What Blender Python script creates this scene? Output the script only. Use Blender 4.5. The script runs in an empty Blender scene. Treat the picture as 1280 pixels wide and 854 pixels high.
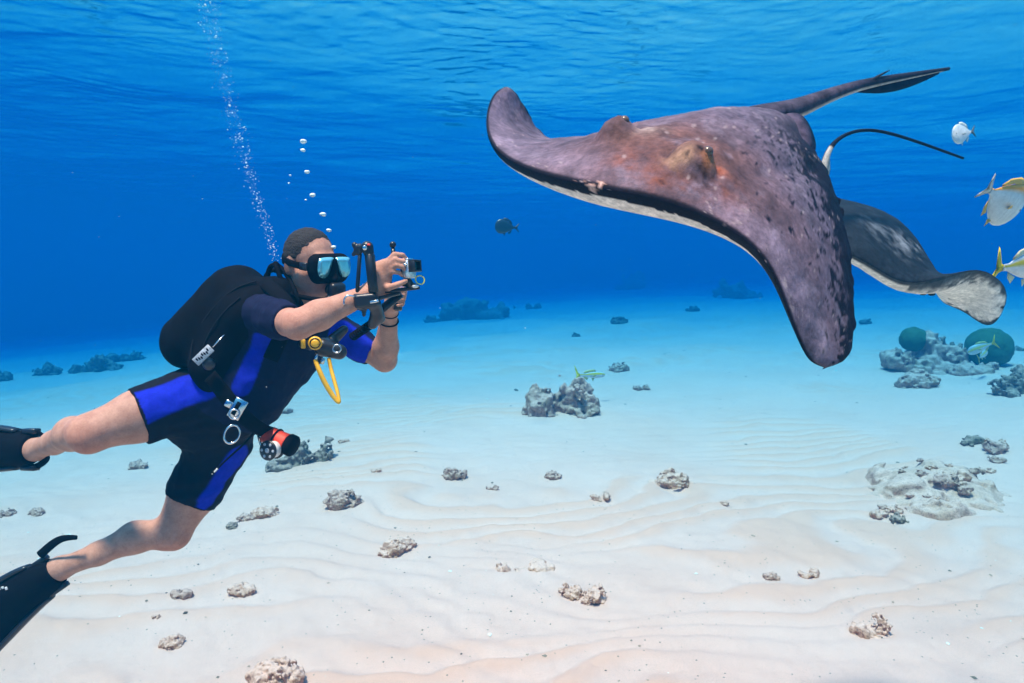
import bpy, bmesh, math, random
import numpy as np
from mathutils import Vector, Matrix

# ------------------------------------------------------------------ camera, world, sun, exposure
SC = bpy.context.scene
COL = SC.collection
R = math.radians
CAM_H = 2.3                       # camera height over the sand
SURF_Z = 6.3                      # height of the sea surface
FOC = 834.0                       # focal length in pixels of a 1280 wide picture
PITCH = math.atan((427 - 345) / FOC)
cam_d = bpy.data.cameras.new('camera')
cam = bpy.data.objects.new('camera', cam_d); COL.objects.link(cam)
cam_d.sensor_width = 36.0; cam_d.lens = 36.0 * FOC / 1280.0
cam_d.clip_start = 0.05; cam_d.clip_end = 2000
cam.location = (0, 0, CAM_H)
cam.rotation_euler = (math.pi / 2 - PITCH, 0, 0)
SC.camera = cam

SUN_EL, SUN_AZ = R(72), R(217)    # azimuth clockwise from +Y (the viewing direction)
world = bpy.data.worlds.new('World'); SC.world = world; world.use_nodes = True
wn = world.node_tree.nodes; wl = world.node_tree.links
sky = wn.new('ShaderNodeTexSky'); sky.sky_type = 'NISHITA'; sky.sun_disc = False
sky.sun_elevation = SUN_EL; sky.sun_rotation = SUN_AZ
wl.new(sky.outputs[0], wn['Background'].inputs[0]); wn['Background'].inputs[1].default_value = 0.12
sun_d = bpy.data.lights.new('sun', 'SUN'); sun_d.energy = 5.0; sun_d.angle = R(7.0); sun_d.color = (1.0, 0.40, 0.268)
sun = bpy.data.objects.new('sun', sun_d); COL.objects.link(sun)
sdir = Vector((math.sin(SUN_AZ) * math.cos(SUN_EL), math.cos(SUN_AZ) * math.cos(SUN_EL), math.sin(SUN_EL)))
sun.rotation_euler = sdir.to_track_quat('Z', 'Y').to_euler()
sun.location = sdir * 40
SC.view_settings.view_transform = 'Standard'; SC.view_settings.look = 'None'
SC.view_settings.gamma = 1.0; SC.view_settings.exposure = 2.05

cy = SC.cycles
world.cycles.sampling_method = 'MANUAL'; world.cycles.sample_map_resolution = 128; cy.use_light_tree = False
cy.use_denoising = True; cy.max_bounces = 4; cy.volume_bounces = 1; cy.diffuse_bounces = 2
cy.glossy_bounces = 2; cy.transmission_bounces = 4; cy.transparent_max_bounces = 12
cy.caustics_reflective = False; cy.caustics_refractive = False; cy.sample_clamp_indirect = 4.0

# ------------------------------------------------------------------ helpers
_fw = Vector((0, math.cos(PITCH), -math.sin(PITCH))); _up = Vector((0, math.sin(PITCH), math.cos(PITCH)))
def W(px, py, d):
    """point seen at pixel (px, py) of the 1280x854 photograph, d metres in front of the camera"""
    return Vector((0, 0, CAM_H)) + d * (_fw + Vector((1, 0, 0)) * ((px - 640) / FOC) + _up * ((427 - py) / FOC))

def _hash(ix, iy, iz, seed):
    h = (ix.astype(np.int64) * 374761393 + iy.astype(np.int64) * 668265263 + iz.astype(np.int64) * 2147483647 + seed * 974634777) & 0xffffffff
    h = ((h ^ (h >> 13)) * 1274126177) & 0xffffffff
    h = ((h ^ (h >> 16)) * 2246822519) & 0xffffffff
    return ((h ^ (h >> 15)) & 0xffffff) / float(0xffffff)
def noise3(p, seed=0):
    """smooth value noise, -1..1, p is (n,3)"""
    p = np.asarray(p, float); i = np.floor(p); f = p - i; f = f * f * f * (f * (f * 6 - 15) + 10)
    i = i.astype(np.int64); out = 0
    for dx in (0, 1):
        wx = f[:, 0] if dx else 1 - f[:, 0]
        for dy in (0, 1):
            wy = f[:, 1] if dy else 1 - f[:, 1]
            for dz in (0, 1):
                wz = f[:, 2] if dz else 1 - f[:, 2]
                out = out + wx * wy * wz * _hash(i[:, 0] + dx, i[:, 1] + dy, i[:, 2] + dz, seed)
    return out * 2 - 1
def fbm(p, oct=4, seed=0, gain=0.5, lac=2.03):
    p = np.asarray(p, float); a = 1.0; s = 0; n = 0
    for k in range(oct):
        s = s + a * noise3(p + 17.3 * k, seed + k); n += a; a *= gain; p = p * lac
    return s / n
def sstep(a, b, x):
    t = np.clip((np.asarray(x, float) - a) / (b - a), 0, 1); return t * t * (3 - 2 * t)

def mesh_np(name, v, f, smooth=True):
    me = bpy.data.meshes.new(name)
    v = np.asarray(v, np.float32); 
    if isinstance(f, np.ndarray):
        n, k = f.shape
        me.vertices.add(len(v)); me.vertices.foreach_set('co', v.ravel())
        me.loops.add(n * k); me.loops.foreach_set('vertex_index', f.astype(np.int32).ravel())
        me.polygons.add(n); me.polygons.foreach_set('loop_start', np.arange(0, n * k, k, dtype=np.int32))
        me.update(calc_edges=True); me.validate()
    else:
        me.from_pydata([tuple(map(float, q)) for q in v], [], [tuple(int(i) for i in q) for q in f]); me.update()
    if smooth: me.polygons.foreach_set('use_smooth', np.ones(len(me.polygons), bool))
    return me
def obj(name, me, mat=None, parent=None):
    o = bpy.data.objects.new(name, me); COL.objects.link(o)
    if mat is not None and me is not None and not me.materials: me.materials.append(mat)
    if parent is not None: o.parent = parent; o.matrix_parent_inverse = parent.matrix_basis.inverted()
    return o
def tag(o, label=None, cat=None, group=None, kind=None):
    if label: o['label'] = label
    if cat: o['category'] = cat
    if group: o['group'] = group
    if kind: o['kind'] = kind
    return o
def thing(name, loc, label, cat, group=None):
    o = bpy.data.objects.new(name, None); COL.objects.link(o); o.location = loc; o.empty_display_size = 0.05
    return tag(o, label, cat, group)
def vcol(me, cols, name='pig'):
    a = me.color_attributes.new(name, 'FLOAT_COLOR', 'POINT')
    c = np.ones((len(me.vertices), 4), np.float32); c[:, :3] = cols; a.data.foreach_set('color', c.ravel())
def grid_faces(nu, nv, wrap_u=False):
    iu = np.arange(nu if wrap_u else nu - 1); iv = np.arange(nv - 1)
    a, b = np.meshgrid(iu, iv, indexing='ij'); a2 = (a + 1) % nu
    return np.stack([a * nv + b, a2 * nv + b, a2 * nv + b + 1, a * nv + b + 1], -1).reshape(-1, 4)

# ---- materials
class NT:
    def __init__(s, name):
        s.m = bpy.data.materials.new(name); s.m.use_nodes = True; s.t = s.m.node_tree
        s.b = s.t.nodes['Principled BSDF']; s.out = s.t.nodes['Material Output']
    def n(s, typ, **kw):
        nd = s.t.nodes.new(typ)
        for k, v in kw.items():
            if k.startswith('i_'): nd.inputs[k[2:].replace('_', ' ')].default_value = v
            else: setattr(nd, k, v)
        return nd
    def l(s, a, b): s.t.links.new(a, b)
    def noise(s, scale, detail=4, rough=0.55, co=None):
        nd = s.n('ShaderNodeTexNoise'); nd.inputs['Scale'].default_value = scale; nd.inputs['Detail'].default_value = detail
        nd.inputs['Roughness'].default_value = rough
        s.l(co or s.co(), nd.inputs['Vector']); return nd.outputs['Fac']
    def co(s):
        if not hasattr(s, '_co'): s._co = s.n('ShaderNodeTexCoord').outputs['Object']
        return s._co
    def ramp(s, fac, stops):
        nd = s.n('ShaderNodeValToRGB'); e = nd.color_ramp.elements
        while len(e) < len(stops): e.new(0.5)
        for q, (p, c) in zip(e, stops):
            q.position = p; q.color = (*c, 1) if len(c) == 3 else c
        s.l(fac, nd.inputs[0]); return nd.outputs[0]
    def mix(s, fac, a, b, mode='MIX'):
        nd = s.n('ShaderNodeMix', data_type='RGBA', blend_type=mode)
        for sock, v in ((nd.inputs[0], fac), (nd.inputs[6], a), (nd.inputs[7], b)):
            if isinstance(v, (int, float)): sock.default_value = v
            elif isinstance(v, tuple): sock.default_value = (*v, 1)
            else: s.l(v, sock)
        return nd.outputs[2]
    def math(s, op, a, b=0.0):
        nd = s.n('ShaderNodeMath', operation=op)
        for i, v in enumerate((a, b)):
            if isinstance(v, (int, float)): nd.inputs[i].default_value = v
            else: s.l(v, nd.inputs[i])
        return nd.outputs[0]
    def bump(s, h, strength=0.5, dist=0.01):
        nd = s.n('ShaderNodeBump'); nd.inputs['Strength'].default_value = strength; nd.inputs['Distance'].default_value = dist
        s.l(h, nd.inputs['Height']); s.l(nd.outputs[0], s.b.inputs['Normal'])
    def base(s, c):
        if isinstance(c, tuple): s.b.inputs['Base Color'].default_value = (*c, 1)
        else: s.l(c, s.b.inputs['Base Color'])
    def set(s, **kw):
        for k, v in kw.items(): s.b.inputs[k.replace('_', ' ')].default_value = v
        return s
def plain(name, c, rough=0.5, metal=0.0, vary=0.12, scale=30, bump=0.0, **kw):
    t = NT(name); n = t.noise(scale, 4)
    t.base(t.ramp(n, [(0.25, tuple(max(0, x * (1 - vary)) for x in c)), (0.75, tuple(min(1, x * (1 + vary)) for x in c))]))
    t.set(Roughness=rough, Metallic=metal, **kw)
    if bump: t.bump(n, bump, 0.004)
    return t.m

# ------------------------------------------------------------------ sea bed
KS = 1.4
def terrain(x, y, want=False):
    x = np.asarray(x, float) / KS; y = np.asarray(y, float) / KS; sh = x.shape
    p = np.stack([x.ravel(), y.ravel(), np.zeros(x.size)], -1)
    r = np.hypot(p[:, 0], p[:, 1])
    z = 0.022 * np.clip(p[:, 0], -60, 60) * sstep(2, 14, r) + 0.02 * p[:, 0]
    z += 0.10 * noise3(p * 0.28 + 3.1, 5) * sstep(1, 6, r) + 0.035 * noise3(p * 0.8, 9)
    # long low sand ripples, warped, running across the view
    wx = p[:, 0] + 0.35 * noise3(p * 0.55 + 8, 21); 
    wy = p[:, 1] + 0.42 * noise3(p * np.array([0.55, 0.9, 1]), 22) + 0.16 * noise3(p * np.array([1.5, 2.2, 1]) + 4, 23) - 0.16 * wx + 0.03 * np.sin(wx * 2.1)
    ph = wy / 0.235 + 0.42 * noise3(p * np.array([2.2, 3.0, 1]) + 12, 24) + 0.12 * noise3(p * np.array([6, 7, 1]), 26)
    fr = ph - np.floor(ph)
    saw = np.where(fr < 0.66, 0.5 - 0.5 * np.cos(np.pi * fr / 0.66), 0.5 + 0.5 * np.cos(np.pi * (fr - 0.66) / 0.34))
    amp = 0.022 * sstep(-0.35, 0.55, noise3(p * np.array([0.7, 0.9, 1]) + 31, 25)) + 0.007
    z += amp * saw
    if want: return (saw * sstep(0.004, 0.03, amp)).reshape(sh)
    ph2 = (wy * 1.0 + 0.5 * wx + 0.1 * noise3(p * 2.5, 28)) / 0.17
    z += 0.0045 * np.sin(ph2 * 2 * np.pi) * sstep(-0.2, 0.6, noise3(p * 0.8 + 50, 29))
    z += 0.008 * noise3(p * 5, 31) + 0.0036 * noise3(p * 15, 32) + 0.0016 * noise3(p * 38, 33)
    far = np.maximum(r - 8, 0); z -= (0.003 + 0.036 * sstep(0.15, -0.75, p[:, 0] / (r + 1e-6))) * far * sstep(8, 20, r)      # the bottom falls away, more so to the left
    return KS * z.reshape(sh)
def tz(x, y): return float(terrain(np.array([x]), np.array([y]))[0])
def G(px, py):
    """point of the sea bed seen at that pixel"""
    o = Vector((0, 0, CAM_H)); d = (W(px, py, 1) - o); ts = np.geomspace(1.8, 160, 6000)
    z = terrain(o.x + d.x * ts, o.y + d.y * ts); hit = np.nonzero(o.z + d.z * ts < z)[0]
    t = ts[hit[0]] if len(hit) else 90.0
    q = o + d * float(t); return Vector((q.x, q.y, tz(q.x, q.y))), float(t)

def build_sand():
    fine = np.arange(-52, 52.01, 0.2); coarse = np.arange(54, 307, 3.0)
    th = np.radians(np.concatenate([fine, coarse]))
    r = [0.0]; x = 2.9
    r += list(np.linspace(0.2, 2.8, 16))
    while x < 260: r.append(x); x *= 1.006 if x < 12 else (1.012 if x < 40 else 1.05)
    r = np.array(r + [260.0]); T, RR = np.meshgrid(th, r, indexing='ij')
    X = RR * np.sin(T); Y = RR * np.cos(T); Z = terrain(X, Y)
    me = mesh_np('sand', np.stack([X, Y, Z], -1).reshape(-1, 3), grid_faces(len(th), len(r), True)[:, ::-1])
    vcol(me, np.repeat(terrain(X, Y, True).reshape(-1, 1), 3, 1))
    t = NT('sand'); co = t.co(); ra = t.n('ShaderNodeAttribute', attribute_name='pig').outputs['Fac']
    big = t.noise(0.8, 5, 0.6); mid = t.noise(17, 6, 0.72); grain = t.noise(260, 3, 0.7)
    c = t.ramp(mid, [(0.25, (0.90, 0.51, 0.41)), (0.55, (0.93, 0.56, 0.455)), (0.8, (0.95, 0.60, 0.50))])
    c = t.mix(0.5, c, t.ramp(big, [(0.3, (0.89, 0.48, 0.37)), (0.7, (0.95, 0.60, 0.50))]))
    c = t.mix(t.ramp(grain, [(0.32, (0.6,) * 3), (0.47, (0, 0, 0))]), c, (0.45, 0.30, 0.22))
    c = t.mix(t.ramp(t.math('ADD', ra, t.math('MULTIPLY', t.math('SUBTRACT', mid, 0.5), 0.9)), [(0.25, (0, 0, 0)), (0.85, (0.75,) * 3)]), c, (0.90, 0.47, 0.34))   # warm light catching the ripple crests, painted into the sand colour
    vo = t.n('ShaderNodeTexVoronoi', feature='F1'); vo.inputs['Scale'].default_value = 17; t.l(co, vo.inputs['Vector'])
    sp = t.math('MULTIPLY', t.math('LESS_THAN', vo.outputs['Distance'], 0.10), t.math('GREATER_THAN', t.noise(3.0, 2), 0.52))
    c = t.mix(t.math('MULTIPLY', sp, 0.75), c, (0.22, 0.17, 0.13))
    t.base(c); t.set(Roughness=0.9); t.b.inputs['Specular IOR Level'].default_value = 0.15
    t.bump(t.math('ADD', t.math('MULTIPLY', mid, 0.6), t.math('MULTIPLY', grain, 0.6)), 0.8, 0.02)
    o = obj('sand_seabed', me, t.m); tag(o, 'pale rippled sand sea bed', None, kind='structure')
build_sand()

# ------------------------------------------------------------------ sea surface, seen from below
def build_surface():
    fine = np.arange(-56, 56.01, 0.33); coarse = np.arange(58, 303, 4.0)
    th = np.radians(np.concatenate([fine, coarse])); r = [0.0, 1.0, 2.0]; x = 3.0
    while x < 255: r.append(x); x *= 1.0045 if 4 < x < 40 else 1.04
    r = np.array(r + [255.0]); T, RR = np.meshgrid(th, r, indexing='ij')
    X = RR * np.sin(T); Y = RR * np.cos(T); p = np.stack([X.ravel(), Y.ravel(), 0 * X.ravel()], -1)
    q = p + 0.5 * np.stack([noise3(p * 0.4, 3), noise3(p * 0.4, 4), 0 * p[:, 0]], -1)
    z = 0.05 * noise3(q * np.array([0.22, 0.30, 1]), 41) + 0.014 * noise3(q * np.array([0.7, 1.0, 1]), 42) + 0.006 * noise3(q * np.array([1.6, 2.4, 1]), 43)
    z += (0.0052 * noise3(q * np.array([3.2, 4.8, 1]), 44) + 0.0038 * noise3(q * np.array([7.0, 10.0, 1]), 45)) * (0.5 + 0.9 * sstep(-0.3, 0.7, noise3(p * 0.2, 46)))
    me = mesh_np('surface', np.stack([X.ravel(), Y.ravel(), SURF_Z + z], -1), grid_faces(len(th), len(r), True))
    t = NT('water_surface'); t.t.nodes.remove(t.b)
    geo = t.n('ShaderNodeNewGeometry')
    dt = t.n('ShaderNodeVectorMath', operation='DOT_PRODUCT'); t.l(geo.outputs['Incoming'], dt.inputs[0]); t.l(geo.outputs['Normal'], dt.inputs[1])
    fac = t.n('ShaderNodeMapRange', interpolation_type='SMOOTHSTEP'); fac.inputs['From Min'].default_value = 0.46; fac.inputs['From Max'].default_value = 0.62
    t.l(t.math('ABSOLUTE', dt.outputs['Value']), fac.inputs['Value'])
    gl = t.n('ShaderNodeBsdfGlossy'); gl.inputs['Roughness'].default_value = 0.08; gl.inputs['Color'].default_value = (0.96, 0.98, 1, 1)
    tr = t.n('ShaderNodeBsdfTransparent'); tr.inputs['Color'].default_value = (0.97, 0.98, 0.98, 1)
    mx = t.n('ShaderNodeMixShader'); t.l(fac.outputs[0], mx.inputs[0]); t.l(gl.outputs[0], mx.inputs[1]); t.l(tr.outputs[0], mx.inputs[2])
    t.l(mx.outputs[0], t.out.inputs['Surface'])
    tag(obj('water_surface', me, t.m), 'rippled sea surface seen from below', None, kind='structure')
build_surface()

# ------------------------------------------------------------------ the water itself: one closed box of even density
def build_haze():
    bm = bmesh.new(); bmesh.ops.create_cube(bm, size=1.0)
    me = bpy.data.meshes.new('haze'); bm.to_mesh(me); bm.free()
    o = obj('haze', me); lo, hi = -15.5, SURF_Z + 0.5
    o.scale = (540, 540, hi - lo); o.location = (0, 0, (lo + hi) / 2)
    t = NT('sea_water'); t.t.nodes.remove(t.b)
    v = t.n('ShaderNodeVolumePrincipled')
    v.inputs['Density'].default_value = 0.148
    v.inputs['Color'].default_value = (0.0005, 0.041, 0.084, 1)
    v.inputs['Absorption Color'].default_value = (0.0, 0.46, 0.77, 1)
    v.inputs['Anisotropy'].default_value = 0.1
    v.inputs['Density Attribute'].default_value = ''; v.inputs['Temperature'].default_value = 0
    t.m.cycles.homogeneous_volume = True
    t.l(v.outputs[0], t.out.inputs['Volume']); me.materials.append(t.m)
    tag(o, 'clear blue sea water fading distant things', None, kind='stuff')
build_haze()

# ------------------------------------------------------------------ shape tools for living things
def cspline(P, x):
    """natural cubic spline through P (n,k) at knots 0..n-1, evaluated at x"""
    P = np.asarray(P, float); n = len(P); A = np.zeros((n, n)); B = np.zeros_like(P); A[0, 0] = A[-1, -1] = 1
    for i in range(1, n - 1):
        A[i, i - 1:i + 2] = (1, 4, 1); B[i] = 6 * (P[i - 1] - 2 * P[i] + P[i + 1])
    M = np.linalg.solve(A, B); x = np.clip(np.asarray(x, float), 0, n - 1); i = np.minimum(x.astype(int), n - 2); f = (x - i)[:, None]
    a, b = P[i], P[i + 1]; ma, mb = M[i], M[i + 1]
    return a * (1 - f) + b * f + ((1 - f) ** 3 - (1 - f)) * ma / 6 + (f ** 3 - f) * mb / 6
def WA(a):
    a = np.asarray(a, float); fw, up = np.array(_fw), np.array(_up)
    return np.array([0, 0, CAM_H]) + a[:, 2:3] * (fw + np.array([1, 0, 0]) * ((a[:, 0:1] - 640) / FOC) + up * ((427 - a[:, 1:2]) / FOC))
def pix(p):
    """pixel of a world point"""
    q = np.asarray(p, float) - np.array([0, 0, CAM_H]); d = q @ np.array(_fw)
    return np.stack([640 + FOC * q[:, 0] / d, 427 - FOC * (q @ np.array(_up)) / d], -1)
def unit(v): return v / (np.linalg.norm(v, axis=-1, keepdims=True) + 1e-12)
def sweep(pts, rad, ns=10, flat=None, up=(0, 0, 1), caps=True, n=None):
    """tube through pts; rad = list of radii or (wide, high) pairs"""
    P = np.array([tuple(p) for p in pts], float); rr = np.array([(r, r) if np.isscalar(r) else r for r in rad], float)
    if n: x = np.linspace(0, len(P) - 1, n); P = cspline(P, x) if len(P) > 2 else P[0] + (P[1] - P[0]) * x[:, None]; rr = np.maximum(cspline(rr, x) if len(rr) > 2 else rr[0] + (rr[1] - rr[0]) * x[:, None], 1e-4)
    T = unit(np.gradient(P, axis=0)); U = np.tile(np.array(up, float), (len(P), 1))
    bad = np.abs((U * T).sum(1)) > 0.97
    if bad.all() or bad.any(): U = np.tile(np.array((1.0, 0.13, 0.2)), (len(P), 1)) if np.abs(T @ np.array((1.0, 0.13, 0.2))).max() < 0.97 else np.tile(np.array((0.1, 1.0, 0.2)), (len(P), 1))
    S = unit(np.cross(T, U)); V = np.cross(S, T); a = np.linspace(0, 2 * np.pi, ns, endpoint=False)
    ring = P[:, None] + S[:, None] * (np.cos(a)[None, :, None] * rr[:, None, 0:1]) + V[:, None] * (np.sin(a)[None, :, None] * rr[:, None, 1:2])
    v = ring.reshape(-1, 3); m = len(P); f = []
    for i in range(m - 1):
        for j in range(ns): k = (j + 1) % ns; f.append((i * ns + j, i * ns + k, (i + 1) * ns + k, (i + 1) * ns + j))
    if caps: f.append(tuple(range(ns))[::-1]); f.append(tuple((m - 1) * ns + j for j in range(ns)))
    return v, f
def join(*parts):
    v, f, o = [], [], 0
    for a, b in parts: v.append(np.asarray(a)); f += [tuple(i + o for i in q) for q in b]; o += len(a)
    return np.concatenate(v), f
def lens(outline, thick, nrm):
    """flat outline with real thickness: thin rim, thicker middle"""
    o = np.array([tuple(p) for p in outline], float); c = o.mean(0); n = len(o); nn = unit(np.array(nrm, float))
    mid = c + (o - c) * 0.55; v = np.concatenate([o, mid + nn * thick / 2, mid - nn * thick / 2, [c + nn * thick / 2, c - nn * thick / 2]]); f = []
    for i in range(n):
        k = (i + 1) % n
        f += [(i, k, n + k, n + i), (k, i, 2 * n + i, 2 * n + k), (n + i, n + k, 3 * n), (2 * n + k, 2 * n + i, 3 * n + 1)]
    return v, f
def smooth_loop(P, n): 
    P = np.array([tuple(p) for p in P], float); Q = np.concatenate([P[-3:], P, P[:3]]); return cspline(Q, np.linspace(3, 3 + len(P), n, endpoint=False))

def skin_mat(name, rough=0.42, sc=60, mot=0.35, bump=0.25, spec=0.4, bscale=None):
    t = NT(name); a = t.n('ShaderNodeAttribute', attribute_name='pig')
    n1 = t.noise(sc, 6, 0.65); n2 = t.noise(sc * 0.22, 4, 0.6)
    k = t.math('MULTIPLY', t.ramp(n1, [(0.28, (1 - mot,) * 3), (0.72, (1 + mot * 0.6,) * 3)]), t.ramp(n2, [(0.3, (1 - mot * 0.6,) * 3), (0.7, (1 + mot * 0.4,) * 3)]))
    c = t.mix(1.0, a.outputs['Color'], k, 'MULTIPLY'); t.base(c); t.set(Roughness=rough); t.b.inputs['Specular IOR Level'].default_value = spec
    t.bump(t.noise(bscale or sc * 2.4, 5, 0.7), bump, 0.004); return t.m

def ray_disc(lead, trail, NU, NT_, top_env, bot_env, camber=0.0, up_hint=(0, 0, 1)):
    """closed disc of a ray: lead / trail are outline stations (px, py, depth) from one wing tip to the other"""
    n = len(lead); us = np.linspace(0, n - 1, NU); L = cspline(WA(lead), us); T = cspline(WA(trail), us); b = us / (n - 1) * 2 - 1
    t = 0.5 - 0.5 * np.cos(np.linspace(0, np.pi, NT_)); t = t ** 1.25
    M = L[:, None] * (1 - t)[None, :, None] + T[:, None] * t[None, :, None]
    du = np.gradient(M, axis=0); dv = np.gradient(M, axis=1); N = unit(np.cross(du, dv)); 
    N = np.where((N[NU // 2, NT_ // 2] * np.array(up_hint)).sum() < 0, -N, N)
    for _ in range(3): N[1:-1] = unit(N[1:-1] + N[:-2] + N[2:])
    N[0] = N[2]; N[1] = N[2]; N[-1] = N[-3]; N[-2] = N[-3]
    if camber: M = M + N * (camber * np.sin(np.pi * t))[None, :, None]
    return us, b, t, M, N
def close_disc(top, bot):
    """top, bot (NU, NT, 3) sharing rims -> verts, quads, (is_top, iu, it) per vertex"""
    NU, NTt = top.shape[:2]; loop = np.concatenate([top[:, ::-1], bot[:, 1:-1]], 1); m = loop.shape[1]
    info = np.concatenate([np.stack(np.meshgrid(np.arange(NU), np.arange(NTt)[::-1], indexing='ij'), -1), np.stack(np.meshgrid(np.arange(NU), np.arange(1, NTt - 1), indexing='ij'), -1)], 1)
    istop = np.concatenate([np.ones((NU, NTt), bool), np.zeros((NU, NTt - 2), bool)], 1)
    i, j = np.meshgrid(np.arange(NU - 1), np.arange(m), indexing='ij'); j2 = (j + 1) % m
    f = np.stack([i * m + j, i * m + j2, (i + 1) * m + j2, (i + 1) * m + j], -1).reshape(-1, 4)
    return loop.reshape(-1, 3), f, istop.ravel(), info.reshape(-1, 2)

# ------------------------------------------------------------------ the large stingray
def big_ray():
    lead = [(632, 109, 2.12), (617, 119, 2.06), (608, 150, 1.95), (622, 188, 1.80), (672, 216, 1.64), (738, 233, 1.50), (806, 247, 1.45), (868, 266, 1.43), (925, 296, 1.42), (962, 336, 1.42), (983, 385, 1.43), (1000, 430, 1.46), (1014, 452, 1.49), (1030, 459, 1.52)]
    trail = [(632, 109, 2.12), (650, 124, 2.17), (676, 166, 2.26), (738, 184, 2.32), (850, 160, 2.32), (972, 146, 2.15), (1000, 166, 2.06), (1022, 196, 1.97), (1043, 236, 1.87), (1057, 286, 1.77), (1067, 352, 1.68), (1067, 415, 1.60), (1056, 449, 1.55), (1030, 459, 1.52)]
    NU, NTt = 230, 96
    us, b, t, M, N = ray_disc(lead, trail, NU, NTt, None, None)
    s = us - 5.0                                                      # 0 on the body axis
    sR = np.where(s < 0, s / 5.0, s / 8.0)[:, None]; tt = t[None, :]
    tip = np.sqrt(np.clip(1 - np.abs(sR) ** 6, 0, 1))
    body = np.exp(-(sR / 0.34) ** 2)
    prof = (tt ** 0.62) * (1 - tt) ** 0.8 * 2.05
    Ht = body * 0.085 * prof + tip * 0.012 * (tt ** 0.5) * (1 - tt) ** 0.5 * 2
    Ht += body * 0.012 * np.exp(-((tt - 0.55) / 0.3) ** 2) * np.exp(-(sR / 0.05) ** 2)       # spine ridge
    chord = np.linalg.norm(M[:, -1] - M[:, 0], axis=1)[:, None]; x = tt * chord
    nose = 0.062 * (1 - np.exp(-x / 0.030)) * (0.38 + 0.62 * np.exp(-((sR - 0.08) / 0.45) ** 2))
    Hb = tip * nose * (1 - tt) ** 0.9 + body * 0.035 * prof
    top = M + N * Ht[..., None]; bot = M - N * Hb[..., None]
    v, f, ist, info = close_disc(top, bot); iu, it = info[:, 0], info[:, 1]; S = sR[iu, 0]; Tt = t[it]; X = (tt * chord)[iu, it]
    Nn = N[iu, it]; pp = pix(v)
    # eyes and the spiracles behind them
    eyes = []
    for (ex, ey, rad, hgt, win) in ((768, 174, 0.040, 0.032, (-0.45, 0.05)), (864, 208, 0.044, 0.030, (0.02, 0.5))):
        cand = np.nonzero(ist & (S > win[0]) & (S < win[1]) & (Tt > 0.08) & (Tt < 0.5))[0]
        k = cand[np.argmin(((pp[cand] - (ex, ey)) ** 2).sum(1))]; c = v[k].copy(); d = np.linalg.norm(v - c, axis=1)
        ax = unit(v[np.nonzero(ist & (iu == iu[k]) & (it == min(NTt - 1, it[k] + 6)))[0][0]] - c)
        v = v + Nn * (ist * (0.024 * np.exp(-(d / 0.080) ** 2) + hgt * np.exp(-(d / rad) ** 3) - 0.010 * np.exp(-((d - 0.062) / 0.012) ** 2) * (0.6 + 0.8 * noise3(v * 22, 66)) + 0.005 * np.exp(-(d / 0.07) ** 2) * fbm(v * 75, 3, 67)))[:, None]
        c2 = c + ax * 0.058 + Nn[k] * 0.004; d2 = np.linalg.norm(v - c2, axis=1)
        v = v - Nn * (ist * (0.016 * np.exp(-(d2 / 0.020) ** 2)))[:, None]
        c3 = c + ax * 0.105; d3 = np.linalg.norm(v - c3, axis=1); v = v + Nn * (ist * 0.014 * np.exp(-(d3 / 0.030) ** 2))[:, None]
        eyes.append((c, Nn[k], ax, c2, hgt))
    # muscle folds, low swellings and a ragged trailing rim
    w = ist * sstep(0.02, 0.15, Tt)
    v = v + Nn * (w * (0.0035 * fbm(v * 14, 3, 61) + 0.0016 * noise3(v * 45, 64)))[:, None]
    groove = np.exp(-((np.abs(S) - (0.22 + 0.1 * Tt)) / 0.035) ** 2) * sstep(0.2, 0.4, Tt) * sstep(0.98, 0.8, Tt)
    v = v - Nn * (ist * 0.012 * groove)[:, None]
    rimr = np.exp(-((1 - Tt) / 0.035) ** 2) * (np.abs(S) > 0.12)
    v = v + np.stack([noise3(v * 38, 71), noise3(v * 38, 72), noise3(v * 38, 73)], -1) * (0.006 * rimr)[:, None]
    # pigment, and a painted sheen near the leading edge
    n1 = fbm(v * 9, 4, 81); n2 = fbm(v * 30, 3, 85); n3 = fbm(v * 70, 2, 88)
    base = np.array([0.118, 0.100, 0.142]); brown = np.array([0.112, 0.060, 0.054]); dark = np.array([0.008, 0.007, 0.014]); belly = np.array([0.95, 0.82, 0.70])
    mixb = np.clip(0.06 + 1.1 * np.exp(-((S - 0.10) / 0.30) ** 2) * np.exp(-((Tt - 0.20) / 0.22) ** 2) + 0.28 * sstep(0.45, 0.9, S) + 0.30 * n1, 0, 1)[:, None]
    c = base * (1 - mixb) + brown * mixb; pl = (0.5 * sstep(0.05, 0.5, fbm(v * 16, 3, 97)))[:, None]; c = c * (1 - pl) + np.array([0.19, 0.165, 0.215]) * pl; c = c * (1 + 0.55 * n2 + 0.25 * n1)[:, None]; sh = (0.35 * np.exp(-((X - 0.06) / 0.05) ** 2) * (1 + n1))[:, None]; c = c * (1 - sh) + np.array([0.25, 0.21, 0.29]) * sh  # last blend paints a pale lavender sheen behind the leading edge
    topi = np.nonzero(ist)[0]
    def spot(px, py, r, col, a, near=None):
        nonlocal c
        k = topi[np.argmin(((pp[topi] - (px, py)) ** 2).sum(1) + 1e4 * (np.abs(S[topi]) > 0.6))]; d = np.linalg.norm(v - v[k], axis=1) / r
        m = np.clip(a * np.exp(-d ** 2) * (1 + 1.5 * n2) + 0.6 * a * n3 * np.exp(-(d / 1.5) ** 2), 0, 1)[:, None]; c = c * (1 - m) + np.array(col) * m
    pp = pix(v); brn = (0.155, 0.058, 0.040); tan = (0.42, 0.27, 0.18); blk = (0.010, 0.008, 0.010); org = (0.40, 0.17, 0.08)
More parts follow.
